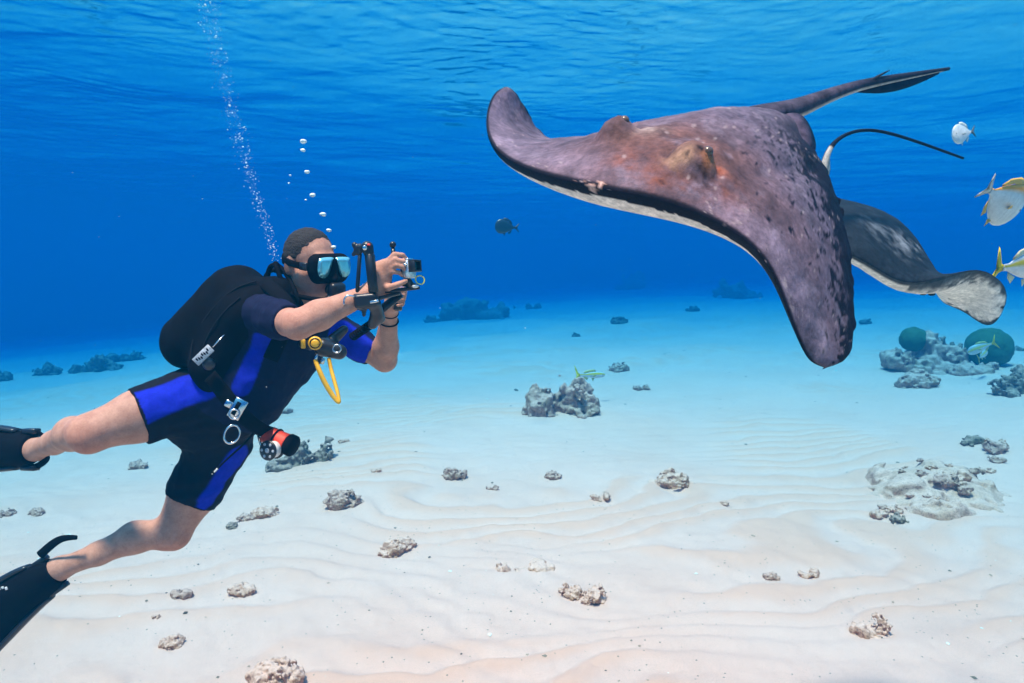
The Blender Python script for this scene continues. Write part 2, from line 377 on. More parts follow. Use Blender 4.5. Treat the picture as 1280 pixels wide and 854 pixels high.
    for q in ((790, 200, 0.055, brn, 0.6), (830, 222, 0.05, brn, 0.65), (905, 238, 0.05, brn, 0.6), (860, 228, 0.045, (0.11, 0.045, 0.035), 0.7), (812, 162, 0.032, (0.36, 0.30, 0.27), 0.6), (768, 160, 0.030, (0.13, 0.075, 0.075), 0.8), (756, 158, 0.010, blk, 0.8),
              (854, 195, 0.028, tan, 0.8), (844, 204, 0.020, tan, 0.5), (889, 203, 0.026, org, 0.95), (897, 213, 0.020, (0.28, 0.09, 0.05), 0.85), (879, 224, 0.024, blk, 1.1), (868, 215, 0.014, blk, 0.9), (873, 203, 0.012, blk, 0.9), (874, 184, 0.010, blk, 0.9), (840, 216, 0.012, blk, 0.45), (895, 224, 0.012, blk, 0.5)): spot(*q)
    fe = (1 - Tt) * (S > -0.15) + 1.0 * (S <= -0.15); dk = np.clip(sstep(0.38, 0.20, fe * (1 - 0.6 * n2 - 0.9 * n3)) * (S > 0.02) + 0.65 * sstep(0.50, 0.25, fe) * sstep(0.16, 0.45, 0.1 * n2 + 1.1 * n3), 0, 1) * (0.35 + 0.65 * sstep(0.0, 0.25, S))
    dk = np.maximum(dk, sstep(0.022, 0.002, (1 - Tt) * chord[iu, 0]))
    dk = np.maximum(dk, sstep(0.012, 0.003, X)); dk = np.maximum(dk, 0.75 * sstep(0.80, 1.0, np.abs(S)) * sstep(0.0, 0.5, n2 + 0.2))
    c = c * (1 - dk[:, None]) + dark * dk[:, None]
    sp = (fbm(v * 150, 2, 89) > 0.64) * 0.5 * (n1 > 0.0); c = c * (1 - sp[:, None]) + np.array([0.42, 0.36, 0.36]) * sp[:, None]
    sp = sstep(0.15, 0.4, n2) * sstep(0.05, 0.4, n3) * sstep(0.15, 0.5, fbm(v * 5, 2, 95)) * (S > 0.15); c = c * (1 - 0.7 * sp[:, None]) + np.array([0.40, 0.33, 0.34]) * 0.7 * sp[:, None]
    hb = (Hb[iu, it])
    bc = np.where((hb < 0.023 + 0.006 * n2 - 0.006 * sstep(0.3, 0.9, S))[:, None], dark, belly * (1 + 0.08 * n1)[:, None])
    c = np.where(ist[:, None], c, bc)
    k = np.linalg.norm(pix(v) - (738, 234), axis=1); m = sstep(0.017, 0.011, np.linalg.norm(v - WA([(740, 236, 1.50)])[0], axis=1) * (1 - 0.9 * n3 - 0.5 * n2))[:, None]; c = c * (1 - m) + np.array([0.70, 0.46, 0.38]) * m
    root = thing('stingray', tuple(WA([(800, 300, 1.7)])[0]), 'large purple grey stingray gliding with one wing raised and one drooping, facing the diver', 'stingray')
    me = mesh_np('ray_disc', v, f); vcol(me, np.clip(c, 0, 1)); obj('body_disc', me, RAYM, root)
    for (cc, nn, ax, c2, h) in eyes:
        side = unit(np.cross(ax, nn)); tow = unit(np.array([0, 0, CAM_H]) - cc)
        side = side if (side * tow).sum() > 0 else -side
        p = cc + nn * (h * 0.62 + 0.022) + side * 0.020 + ax * 0.008; vv, ff = ball(p, (0.013, 0.013, 0.013), 12, 8)
        e = obj('eye', mesh_np('eye', vv, ff), EYEM, root)
        pv, pf = ball(p + side * 0.0065 + nn * 0.002, (0.0058, 0.0058, 0.0058), 10, 7); obj('pupil', mesh_np('pupil', pv, pf), PUPM, e)
    # tail, its keel fold and the spine on top
    tp = WA([(880, 158, 1.93), (938, 148, 2.06), (985, 139, 2.16), (1030, 122, 2.24), (1075, 107, 2.34), (1125, 97, 2.44), (1186, 86, 2.56)])
    tv, tf = sweep(tp, [(0.050, 0.022), (0.060, 0.036), (0.047, 0.035), (0.028, 0.025), (0.019, 0.019), (0.014, 0.014), (0.006, 0.006)], 14, n=60)
    kz = (np.arange(len(tv)) % 14); under = np.sin(kz / 14 * 2 * np.pi); al = np.arange(len(tv)) // 14 / 59.0
    nn2 = fbm(tv * 40, 3, 101); al = np.clip((al - 0.17) / 0.83, 0, 1); tc = np.where((under < -0.55 + 0.3 * nn2)[:, None] & (al < 0.97)[:, None], np.array([0.62, 0.52, 0.45]), np.array([0.055, 0.046, 0.066]) * (1 + 0.9 * nn2)[:, None])
    tc = tc * (1 - sstep(0.45, 0.7, al) * (under > -0.5))[:, None] + np.array([0.02, 0.018, 0.03]) * (sstep(0.45, 0.7, al) * (under > -0.5))[:, None]
    me = mesh_np('tail', tv, tf); vcol(me, np.clip(tc, 0, 1)); tl = obj('tail', me, RAYM, root)
    up_e = cspline(tp, np.linspace(3.5, 5.8, 24)); drop = 0.042 * np.sin(np.linspace(0.02, 1, 24) ** 1.2 * np.pi * 0.93) + 0.004
    lo_e = up_e - np.array([0, 0, 1]) * drop[:, None]; kv, kf = [], []
    for sgn in (-1, 1):
        off = np.array([0.3, -1, 0]) * 0.003 * sgn
        for i in range(24): kv += [up_e[i] + off * 1.6, up_e[i] * 0.35 + lo_e[i] * 0.65 + off, lo_e[i] + off * 0.3]
    for sdd in (0, 1):
        o = sdd * 72
        for i in range(23):
            for j in (0, 1):
                q = (o + i * 3 + j, o + i * 3 + j + 1, o + i * 3 + j + 4, o + i * 3 + j + 3); kf.append(q if sdd else q[::-1])
    for i in range(23): kf.append((i * 3 + 2, i * 3 + 5, 72 + i * 3 + 5, 72 + i * 3 + 2))
    me = mesh_np('tail_fold', kv, kf); vcol(me, np.tile(np.array([0.014, 0.012, 0.026]), (len(kv), 1)) * (1 + 0.4 * noise3(np.array(kv) * 60))[:, None]); obj('tail_fold', me, RAYM, tl)
    sv, sf = sweep(WA([(1078, 108, 2.34), (1095, 97, 2.36), (1112, 88, 2.39)]), [0.006, 0.005, 0.0015], 8, n=10)
    me = mesh_np('tail_spine', sv, sf); vcol(me, np.tile(np.array([0.03, 0.028, 0.04]), (len(sv), 1))); obj('tail_spine', me, RAYM, tl)
    # pelvic fin beside the tail root
    pf = WA([(950, 160, 2.04), (972, 146, 2.06), (994, 141, 2.07), (1008, 150, 2.06), (1017, 168, 2.04), (1020, 184, 2.01), (1012, 193, 1.99), (985, 188, 1.98), (957, 174, 2.00)])
    lv, lf = lens(smooth_loop(pf, 40), 0.02, np.cross(pf[3] - pf[0], pf[6] - pf[0])); nn3 = fbm(lv * 50, 3, 111)
    me = mesh_np('pelvic_fin', lv, lf); vcol(me, np.clip(np.array([0.07, 0.055, 0.085]) * (1 + 0.8 * nn3)[:, None], 0, 1)); obj('pelvic_fin', me, RAYM, root)

def ball(c, r, nu=12, nv=8, rot=None):
    a = np.linspace(0, 2 * np.pi, nu, endpoint=False); p = np.linspace(0, np.pi, nv)
    A, Pp = np.meshgrid(a, p, indexing='ij'); v = np.stack([np.cos(A) * np.sin(Pp) * r[0], np.sin(A) * np.sin(Pp) * r[1], np.cos(Pp) * r[2]], -1).reshape(-1, 3)
    if rot is not None: v = v @ np.asarray(rot).T
    return v + np.asarray(c), [tuple(q) for q in grid_faces(nu, nv, True)]

RAYM = skin_mat('ray_skin', 0.6, 70, 0.42, 0.6, 0.06)
EYEM = plain('ray_eye', (0.10, 0.06, 0.035), 0.2, vary=0.4)
PUPM = plain('pupil_black', (0.006, 0.006, 0.008), 0.08)
big_ray()

# ------------------------------------------------------------------ the second stingray, half hidden behind the first
def far_ray():
    lead = [(985, 262, 2.52), (1004, 296, 2.34), (1062, 318, 2.28), (1112, 346, 2.30), (1148, 353, 2.33), (1187, 344, 2.36), (1222, 338, 2.40), (1245, 347, 2.45), (1257, 362, 2.50), (1257, 380, 2.53)]
    trail = [(985, 262, 2.52), (1000, 244, 2.70), (1050, 250, 2.76), (1100, 264, 2.80), (1142, 300, 2.80), (1170, 366, 2.74), (1200, 388, 2.68), (1228, 405, 2.62), (1246, 401, 2.57), (1257, 380, 2.53)]
    NU, NTt = 150, 64; us, b, t, M, N = ray_disc(lead, trail, NU, NTt, None, None)
    s = us[:, None] / 9.0; tt = t[None, :]; body = np.exp(-((s - 0.28) / 0.24) ** 2); tip = np.sqrt(np.clip(1 - np.abs(2 * s - 1) ** 8, 0, 1))
    prof = (tt ** 0.6) * (1 - tt) ** 0.7 * 1.95; Ht = body * 0.045 * prof + 0.010 * tip * np.sqrt(tt * (1 - tt)) * 2
    chord = np.linalg.norm(M[:, -1] - M[:, 0], axis=1)[:, None]; x = tt * chord
    Hb = tip * (1 - np.exp(-x / 0.04)) * (1 - tt) * (0.045 + 0.035 * np.exp(-((s - 0.46) / 0.12) ** 2)) * (0.2 + 0.8 * sstep(0.70, 0.5, s)) + body * 0.03 * prof
    v, f, ist, info = close_disc(M + N * Ht[..., None], M - N * Hb[..., None]); iu, it = info[:, 0], info[:, 1]
    S = s[iu, 0]; Tt = t[it]; X = x[iu, it]; n1 = fbm(v * 9, 4, 201); n2 = fbm(v * 32, 3, 205)
    top = np.array([0.014, 0.020, 0.028]) * (1 + 0.6 * n2)[:, None]
    for (ax_, ay_, rx, ry, col) in ((1128, 305, 34, 18, (0.17, 0.19, 0.21)), (1088, 288, 24, 16, (0.11, 0.13, 0.15))):
        k = WA([(ax_, ay_, 2.5)])[0]; d = np.hypot((v[:, 0] - k[0]) / (rx / FOC * 2.5), (v[:, 2] - k[2]) / (ry / FOC * 2.5)); m = np.clip(0.7 * sstep(1.2, 0.0, d) + 1.3 * n2 * sstep(1.7, 0.5, d), 0, 0.9)[:, None]; top = top * (1 - m) + np.array(col) * m
    rim = sstep(0.03, 0.004, np.minimum(X, chord[iu, 0] - X)); 
    bot = np.tile(np.array([0.92, 0.82, 0.70]), (len(v), 1)); edge = np.minimum(np.minimum(X, chord[iu, 0] - X), (1 - S) * 0.55)
    md = np.clip(sstep(0.012, 0.004, edge) + sstep(0.0, 0.35, n2 + 0.6 * sstep(0.09, 0.0, (chord[iu, 0] - X) * 0.9) + 0.35 * sstep(0.16, 0.0, (1 - S) * 0.5) - 0.55) * (S > 0.55), 0, 1)[:, None]
    md = np.maximum(md, (sstep(0.055, 0.012, np.minimum(X, (1 - S) * 0.9) * (1 - 1.3 * n2)) * (S > 0.42) * 0.95)[:, None])
    bot = bot * (1 - md) + np.array([0.05, 0.06, 0.065]) * md
    c = np.where(ist[:, None], top, bot); v = v + N[iu, it] * (0.002 * n2)[:, None]
    root = thing('stingray', tuple(WA([(1150, 420, 2.5)])[0]), 'dark stingray with pale curled wing tip, partly behind the larger purple one', 'stingray')
    me = mesh_np('ray_disc_far', v, f); vcol(me, np.clip(c, 0, 1)); obj('body_disc', me, RAYM, root)
    tp = WA([(1024, 262, 2.68), (1030, 208, 2.66), (1046, 176, 2.66), (1080, 163, 2.68), (1130, 172, 2.72), (1204, 198, 2.80)])
    tv, tf = sweep(tp, [0.028, 0.016, 0.0085, 0.0065, 0.006, 0.005], 10, n=60); al = np.arange(len(tv)) // 10 / 59.0
    tc = np.where(((al < 0.33) & (np.sin(np.arange(len(tv)) % 10 / 10 * 6.283) < -0.1))[:, None], np.array([0.55, 0.52, 0.47]), np.array([0.008, 0.010, 0.022]))
    me = mesh_np('tail_far', tv, tf); vcol(me, tc); tl = obj('tail', me, RAYM, root)
    fv, ff = lens(WA([(1026, 215, 2.66), (1033, 190, 2.66), (1037, 186, 2.66), (1038, 212, 2.66), (1034, 228, 2.66)]), 0.008, (0, 1, 0)); me = mesh_np('tail_fold_far', fv, ff); vcol(me, np.tile(np.array([0.5, 0.5, 0.46]), (len(fv), 1))); obj('tail_fold', me, RAYM, tl)
    for (gx, gy) in ((1154, 367), (1166, 371)):
        P = pix(v); cand = np.nonzero(~ist)[0]; k = cand[np.argmin(((P[cand] - (gx, gy)) ** 2).sum(1))]
        gv, gf = ball(v[k] - N[iu[k], it[k]] * 0.002, (0.014, 0.004, 0.006), 10, 6); me = mesh_np('gill_slit', gv, gf); vcol(me, np.tile(np.array([0.02, 0.04, 0.045]), (len(gv), 1))); obj('gill_slit', me, RAYM, root)
far_ray()

# ------------------------------------------------------------------ smooth solids: distance fields turned into one continuous mesh
def A3(p): return np.array(tuple(p), float)
def rc(a, b, ra, rb):
    a, b = A3(a), A3(b); ab = b - a; L2 = (ab * ab).sum() + 1e-12
    def f(p):
        t = np.clip(((p - a) @ ab) / L2, 0, 1); return np.linalg.norm(p - a - t[:, None] * ab, axis=1) - (ra + (rb - ra) * t)
    return f
def ell(c, axes, r):
    c = A3(c); M = np.array([A3(x) for x in axes]); r = np.array(r, float)
    def f(p):
        q = (p - c) @ M.T; k0 = np.linalg.norm(q / r, axis=1); k1 = np.linalg.norm(q / (r * r), axis=1) + 1e-9; return k0 * (k0 - 1) / k1
    return f
def rbx(c, axes, h, rd):
    c = A3(c); M = np.array([A3(x) for x in axes]); h = np.array(h, float) - rd
    def f(p):
        q = np.abs((p - c) @ M.T) - h; return np.linalg.norm(np.maximum(q, 0), axis=1) + np.minimum(q.max(1), 0) - rd
    return f
def cut(f, pt, n):
    pt, n = A3(pt), unit(A3(n)); return lambda p: np.maximum(f(p), (p - pt) @ n)
def uni(items):
    """items: (f, k) smooth union in order"""
    def g(p):
        d = None
        for f, k in items:
            e = f(p)
            if d is None: d = e
            elif k <= 0: d = np.minimum(d, e)
            else:
                h = np.clip(0.5 + 0.5 * (e - d) / k, 0, 1); d = e * (1 - h) + d * h - k * h * (1 - h)
        return d
    return g
def sub(f, g, k=0.004):
    def w(p):
        a, b = f(p), -g(p); h = np.clip(0.5 - 0.5 * (b - a) / k, 0, 1); return b * (1 - h) + a * h + k * h * (1 - h)
    return w
def nets(f, lo, hi, s, B=12):
    """surface nets over a sparse block grid"""
    lo = np.array(lo, float); nb = np.maximum(1, np.ceil((np.array(hi) - lo) / (s * B)).astype(int)); n = nb * B + 1
    D = np.full(tuple(n), 1.0, np.float32)
    bi = np.stack(np.meshgrid(*[np.arange(k) for k in nb], indexing='ij'), -1).reshape(-1, 3)
    d = f(lo + (bi + 0.5) * B * s); half = B * s * 0.5 * 1.7321
    inside = bi[d < -half * 1.3]
    for b in inside: D[tuple(slice(k * B, k * B + B + 1) for k in b)] = -1.0
    act = bi[np.abs(d) <= half * 1.3]
    loc = np.stack(np.meshgrid(*[np.arange(B + 1)] * 3, indexing='ij'), -1).reshape(-1, 3)
    for q in range(0, len(act), 60):
        bb = act[q:q + 60]; P = lo + (bb[:, None] * B + loc[None]).reshape(-1, 3) * s; v = f(P).reshape(len(bb), B + 1, B + 1, B + 1)
        for b, w in zip(bb, v): D[b[0] * B:b[0] * B + B + 1, b[1] * B:b[1] * B + B + 1, b[2] * B:b[2] * B + B + 1] = w
    neg = D < 0; cor = [(i, j, k) for i in (0, 1) for j in (0, 1) for k in (0, 1)]
    cnt = sum(neg[i:n[0] - 1 + i, j:n[1] - 1 + j, k:n[2] - 1 + k].astype(np.int8) for i, j, k in cor)
    cells = np.argwhere((cnt > 0) & (cnt < 8)); V = np.stack([D[cells[:, 0] + i, cells[:, 1] + j, cells[:, 2] + k] for i, j, k in cor], 1)
    acc = np.zeros((len(cells), 3)); m = np.zeros(len(cells)); ca = np.array(cor, float)
    for a in range(8):
        for b in range(a + 1, 8):
            if np.abs(ca[a] - ca[b]).sum() != 1: continue
            c = (V[:, a] < 0) != (V[:, b] < 0); t = np.where(c, V[:, a] / np.where(c, V[:, a] - V[:, b], 1), 0)
            acc += np.where(c[:, None], ca[a] + t[:, None] * (ca[b] - ca[a]), 0); m += c
    vert = lo + (cells + acc / m[:, None]) * s
    idx = np.full(tuple(n - 1), -1, np.int64); idx[tuple(cells.T)] = np.arange(len(cells)); faces = []
    for ax in range(3):
        o1, o2 = (ax + 1) % 3, (ax + 2) % 3; sl0 = [slice(None)] * 3; sl1 = [slice(None)] * 3; sl0[ax] = slice(0, -1); sl1[ax] = slice(1, None)
        x = np.argwhere(neg[tuple(sl0)] != neg[tuple(sl1)]); x = x[(x[:, o1] > 0) & (x[:, o2] > 0) & (x[:, o1] < n[o1] - 1) & (x[:, o2] < n[o2] - 1)]
        if not len(x): continue
        e1 = np.zeros(3, int); e1[o1] = 1; e2 = np.zeros(3, int); e2[o2] = 1
        q = np.stack([idx[tuple((x - e1 - e2).T)], idx[tuple((x - e2).T)], idx[tuple(x.T)], idx[tuple((x - e1).T)]], 1)
        fl = neg[tuple(x.T)]; q[~fl] = q[~fl][:, ::-1]; faces.append(q)
    F = np.concatenate(faces); return vert, F[(F >= 0).all(1)]
def smooth_mesh(v, f, it=2, w=0.5):
    e = np.concatenate([f[:, [0, 1]], f[:, [1, 2]], f[:, [2, 3]], f[:, [3, 0]]]); e = np.concatenate([e, e[:, ::-1]])
    deg = np.bincount(e[:, 0], minlength=len(v))[:, None]
    for _ in range(it):
        a = np.stack([np.bincount(e[:, 0], v[e[:, 1], k], minlength=len(v)) for k in range(3)], 1) / np.maximum(deg, 1); v = v * (1 - w) + a * w
    return v
def cap_d(p, a, b): return rc(a, b, 0, 0)(p)
def bbox(v): return v.min(0), v.max(0)
def rbox(c, ax, h, bev=0.2):
    """box with bevelled edges; ax = three unit axes, h = half sizes"""
    M = np.array([A3(x) for x in ax]); h = np.array(h, float); b = bev * h.min(); v = []
    pts = []
    for sx in (-1, 1):
        for sy in (-1, 1):
            for sz in (-1, 1):
                s = np.array([sx, sy, sz])
                for k in range(3): q = s * (h - b); q[k] = s[k] * h[k]; pts.append(q)
    bm = bmesh.new()
    for q in pts: bm.verts.new(tuple(A3(c) + q @ M))
    r = bmesh.ops.convex_hull(bm, input=bm.verts[:]); bmesh.ops.dissolve_limit(bm, angle_limit=0.02, verts=bm.verts[:], edges=bm.edges[:])
    bm.verts.index_update(); V = np.array([tuple(x.co) for x in bm.verts]); F = [tuple(x.index for x in fc.verts) for fc in bm.faces]; bm.free(); return V, F
def cyl(a, b, r, ns=16, bev=0.15):
    a, b = A3(a), A3(b); L = np.linalg.norm(b - a); e = min(bev * r, L * 0.3) / L
    return sweep([a, a + (b - a) * e, b - (b - a) * e, b], [r * (1 - bev), r, r, r * (1 - bev)], ns)
def torus(c, n, R_, r, ns=28, nr=8, sq=1.0):
    n = unit(A3(n)); u = unit(np.cross(n, (0.3, 0.2, 0.9))); w = np.cross(n, u); a = np.linspace(0, 2 * np.pi, ns, endpoint=False); b = np.linspace(0, 2 * np.pi, nr, endpoint=False)
    Aa, Bb = np.meshgrid(a, b, indexing='ij'); rad = R_ + r * np.cos(Bb)
    v = A3(c) + (np.cos(Aa) * rad)[..., None] * u + (np.sin(Aa) * rad * sq)[..., None] * w + (r * np.sin(Bb))[..., None] * n
    i, j = np.meshgrid(np.arange(ns), np.arange(nr), indexing='ij'); i2, j2 = (i + 1) % ns, (j + 1) % nr
    return v.reshape(-1, 3), [tuple(q) for q in np.stack([i * nr + j, i2 * nr + j, i2 * nr + j2, i * nr + j2], -1).reshape(-1, 4)]
def part(name, vf, mat, parent, smooth=True, label=None):
    me = mesh_np(name, vf[0], vf[1], smooth)
    o = obj(name, me, mat, parent)
    if label: o['label'] = label
    return o

# ------------------------------------------------------------------ the diver
BLACK = plain('black_rubber', (0.003, 0.003, 0.005), 0.8, vary=0.3, scale=40)
BLACK.node_tree.nodes['Principled BSDF'].inputs['Specular IOR Level'].default_value = 0.05
PLASTIC = plain('black_plastic', (0.010, 0.010, 0.012), 0.35, vary=0.25, scale=60)
ALU = plain('anodised_black', (0.012, 0.012, 0.015), 0.3, metal=0.3, vary=0.25)
STEEL = plain('steel', (0.62, 0.62, 0.62), 0.22, metal=1.0)
YEL = plain('yellow_plastic', (0.75, 0.42, 0.02), 0.4)
YELN = plain('yellow_cord', (0.65, 0.62, 0.06), 0.5)
RED = plain('red_fabric', (0.75, 0.055, 0.025), 0.6, vary=0.2, bump=0.4)
WHITE = plain('white_plastic', (0.72, 0.72, 0.70), 0.5)
GREYP = plain('grey_print', (0.34, 0.38, 0.42), 0.5, vary=0.45, scale=160)
LENS = plain('mask_lens', (0.20, 0.62, 0.72), 0.10, metal=0.55, vary=0.05)
GLASS = plain('clear_housing', (0.55, 0.60, 0.62), 0.12, metal=0.5, vary=0.3, scale=90)
HAIR = plain('short_hair', (0.010, 0.007, 0.006), 0.85, vary=0.6, scale=220, bump=1.0)
def human_skin():
    t = NT('human_skin'); a = t.n('ShaderNodeAttribute', attribute_name='pig'); n1 = t.noise(26, 5, 0.6); n2 = t.noise(190, 3, 0.6)
    c = t.mix(1.0, a.outputs['Color'], t.ramp(n1, [(0.3, (0.76, 0.68, 0.66)), (0.7, (1.12, 1.12, 1.12))]), 'MULTIPLY')
    c = t.mix(0.18, c, t.ramp(n2, [(0.35, (0.28, 0.125, 0.08)), (0.6, (0.56, 0.31, 0.22))])); t.base(c); t.set(Roughness=0.5)
    t.b.inputs['Subsurface Weight'].default_value = 0.0; t.b.inputs['Specular IOR Level'].default_value = 0.1; t.bump(n2, 0.4, 0.003); return t.m
SKIN = human_skin()
SUITM = skin_mat('neoprene', 0.8, 90, 0.18, 0.3, 0.08, 420)

def build_diver():
    J = dict(rhip=W(243, 497, 2.44), lhip=W(277, 552, 2.60), rknee=W(112, 541, 2.24), rank=W(46, 562, 2.55), lknee=W(216, 664, 2.55), lank=W(74, 711, 2.50),
             rsh=W(324, 392, 2.37), lsh=W(402, 402, 2.66), relb=W(372, 406, 2.12), rwri=W(463, 366, 2.22), lelb=W(481, 450, 2.66), lwri=W(487, 388, 2.50), neck=W(362, 378, 2.50))
    J = {k: A3(v) for k, v in J.items()}
    pel = (J['rhip'] + J['lhip']) / 2; shc = (J['rsh'] + J['lsh']) / 2; up = unit(shc - pel); rt = J['rhip'] - J['lhip']; rt = unit(rt - up * (rt @ up)); fr = np.cross(up, rt)
    ax = (rt, fr, up)
    def at(a, b, c): return pel + rt * a + fr * b + up * c
    hgt = np.linalg.norm(shc - pel)
    torso = [(ell(at(0, 0.0, 0.02), ax, (0.165, 0.125, 0.15)), 0), (ell(at(0, 0.045, 0.19), ax, (0.165, 0.145, 0.19)), 0.06), (ell(at(0, 0.02, hgt - 0.13), ax, (0.19, 0.135, 0.19)), 0.06), (rc(J['rsh'], J['lsh'], 0.072, 0.072), 0.07)]
    hc = A3(W(389, 331, 2.44)); F = unit(np.array([0.80, -0.56, -0.12])); U0 = np.array([0.06, -0.10, 1.0]); U = unit(U0 - F * (U0 @ F)); Rr = np.cross(F, U)
    hx = (F, U, Rr); H = lambda f, u, r: hc + F * f + U * u + Rr * r
    head = [(ell(H(-0.012, 0.035, 0), hx, (0.100, 0.092, 0.079)), 0), (ell(H(0.03, -0.045, 0), hx, (0.070, 0.082, 0.062)), 0.03), (rc(H(0.068, -0.098, 0), H(0.075, -0.095, 0), 0.024, 0.020), 0.025)]
    for s in (-1, 1):
        head += [(rc(H(0.0, -0.055, 0.054 * s), H(0.058, -0.092, 0.022 * s), 0.024, 0.020), 0.03), (rc(H(0.062, -0.022, 0.045 * s), H(0.03, -0.03, 0.058 * s), 0.020, 0.018), 0.03),
                 (ell(H(-0.012, -0.002, 0.081 * s), (unit(F * 0.95 + U * 0.2), unit(U - F * 0.2), Rr), (0.019, 0.034, 0.011)), 0.008), (ell(H(-0.016, -0.004, 0.089 * s), (F, U, Rr), (0.021, 0.033, 0.006)), 0.004)]
    head += [(rc(H(0.085, 0.035, -0.03), H(0.085, 0.035, 0.03), 0.012, 0.012), 0.02), (rc(H(0.095, 0.012, 0), H(0.114, -0.028, 0), 0.010, 0.016), 0.014), (rc(H(0.088, -0.058, -0.016), H(0.088, -0.058, 0.016), 0.011, 0.011), 0.012),
             (rc(H(-0.03, -0.05, 0), at(0, 0.0, hgt + 0.015), 0.060, 0.072), 0.035)]
    def leg(hip, knee, ank, bend):
        m1 = hip * 0.45 + knee * 0.55; c1 = knee * 0.68 + ank * 0.32 + bend * 0.022; c2 = knee * 0.35 + ank * 0.65 + bend * 0.008
        return [(rc(hip, m1, 0.108, 0.088), 0.05), (rc(m1, knee, 0.088, 0.064), 0.03), (rc(knee - bend * 0.018, knee * 0.94 + ank * 0.06 - bend * 0.012, 0.050, 0.046), 0.03), (rc(knee, c1, 0.054, 0.056), 0.03), (rc(c1, c2, 0.056, 0.041), 0.03), (rc(c2, ank, 0.041, 0.036), 0.025)]
    bendR = unit(np.array([-0.2, 0.75, 0.55])); bendL = unit(np.array([-0.35, 0.1, 0.93]))
    # feet inside the fin pockets
    rtoe = A3(W(-28, 561, 2.62)); ltoe = A3(W(14, 752, 2.48))
    legs = leg(J['rhip'], J['rknee'], J['rank'], bendR) + leg(J['lhip'], J['lknee'], J['lank'], bendL)
    legs += [(rc(J['rank'], rtoe, 0.040, 0.036), 0.03), (rc(J['lank'], ltoe, 0.042, 0.036), 0.03)]
    def arm(sh, el, wr): m = el * 0.72 + wr * 0.28; return [(rc(sh, sh * 0.4 + el * 0.6, 0.066, 0.052), 0.05), (rc(sh * 0.4 + el * 0.6, el, 0.052, 0.044), 0.03), (rc(el, m, 0.044, 0.046), 0.025), (rc(m, wr, 0.046, 0.029), 0.025)]
    arms = arm(J['rsh'], J['relb'], J['rwri']) + arm(J['lsh'], J['lelb'], J['lwri'])
    # right hand: a C-grip, fingers over the top of the little camera, thumb below
    D = 2.235
    hand = [(ell(A3(W(477, 349, D)), (unit(A3(W(486, 330, D)) - A3(W(470, 360, D))), (0, 1, 0), (1, 0, 0)), (0.048, 0.020, 0.034)), 0.025), (rc(J['rwri'], A3(W(480, 338, D)), 0.026, 0.026), 0.025), (rc(A3(W(483, 329, D - .01)), A3(W(484, 344, D + .02)), 0.014, 0.013), 0.02)]
    fing = [[(484, 327, D - 0.012), (493, 318, D - 0.016), (503, 319, D - 0.008), (509, 325, D + 0.004)], [(484, 332, D - 0.014), (494, 325, D - 0.022), (504, 327, D - 0.014), (509, 332, D)],
            [(484, 338, D - 0.012), (495, 332, D - 0.024), (504, 334, D - 0.016), (508, 339, D - 0.002)], [(482, 344, D - 0.008), (491, 340, D - 0.020), (499, 341, D - 0.016), (503, 345, D - 0.004)]]
    rads = [(0.0095, 0.009, 0.0085, 0.007), (0.0098, 0.0092, 0.0085, 0.007), (0.0094, 0.0088, 0.008, 0.0068), (0.0082, 0.0078, 0.0072, 0.006)]
    thumb = [(474, 356, D), (485, 360, D - 0.018), (497, 356, D - 0.014), (508, 351, D - 0.004)]
    for chain, rr in zip(fing + [thumb], rads + [(0.014, 0.0115, 0.0105, 0.008)]):
        c = uni([(rc(W(*chain[i]), W(*chain[i + 1]), rr[i], rr[i + 1]), 0.003) for i in range(3)]); hand.append((c, 0.006))
    # left hand: closed round the grip of the tray
    D2 = 2.44
    hand += [(ell(A3(W(491, 373, D2)), ((0.1, 0, 1), (0, 1, 0), (1, 0, -0.1)), (0.045, 0.030, 0.024)), 0.025), (rc(J['lwri'], A3(W(490, 380, D2)), 0.027, 0.027), 0.02)]
    for k, (yy, r0) in enumerate(((362, 0.0095), (368, 0.0098), (374, 0.0094), (380, 0.008))):
        pts = [(497, yy, D2 + 0.01), (507 - k, yy - 1, D2 - 0.01), (506 - k, yy + 1, D2 - 0.045), (497, yy + 2, D2 - 0.055)]
        hand.append((uni([(rc(W(*pts[i]), W(*pts[i + 1]), r0 * (1 - .08 * i), r0 * (0.92 - .08 * i)), 0.003) for i in range(3)]), 0.006))
    tp = [(486, 376, D2 - 0.01), (486, 364, D2 - 0.035), (492, 357, D2 - 0.045)]
    hand.append((uni([(rc(W(*tp[i]), W(*tp[i + 1]), 0.0125 - .002 * i, 0.0105 - .002 * i), 0.003) for i in range(2)]), 0.006))
    body = uni(torso + head + legs + arms + hand)
    lo = np.min([J['rank'], J['lank'], rtoe, ltoe, hc, J['lelb'], J['rknee'], J['relb']], 0) - 0.2; hi = np.max([hc, J['lelb'], J['rhip'], A3(W(510, 330, 2.6))], 0) + 0.2
    v, f = nets(body, lo, hi, 0.0048); v = smooth_mesh(v, f, 1, 0.35)
    n1 = fbm(v * 11, 3, 301); pig = np.array([0.47, 0.26, 0.19]) * (1 + 0.08 * n1)[:, None]
    def tint(p, r, col, a=1.0):
        nonlocal pig
        m = (a * np.exp(-(np.linalg.norm(v - A3(p), axis=1) / r) ** 2))[:, None]; pig = pig * (1 - m) + np.array(col) * m
    for k in ('rknee', 'lknee'): tint(J[k] - (bendR if k == 'rknee' else bendL) * 0.05, 0.07, (0.50, 0.19, 0.13), 0.75)
    tint(J['relb'], 0.06, (0.55, 0.24, 0.17), 0.6); tint(H(0.07, -0.04, 0.05), 0.05, (0.55, 0.30, 0.24), 0.6); tint(H(0.02, -0.09, 0.04), 0.05, (0.48, 0.32, 0.26), 0.5); tint(H(0.09, -0.06, 0), 0.018, (0.42, 0.17, 0.14), 0.8)
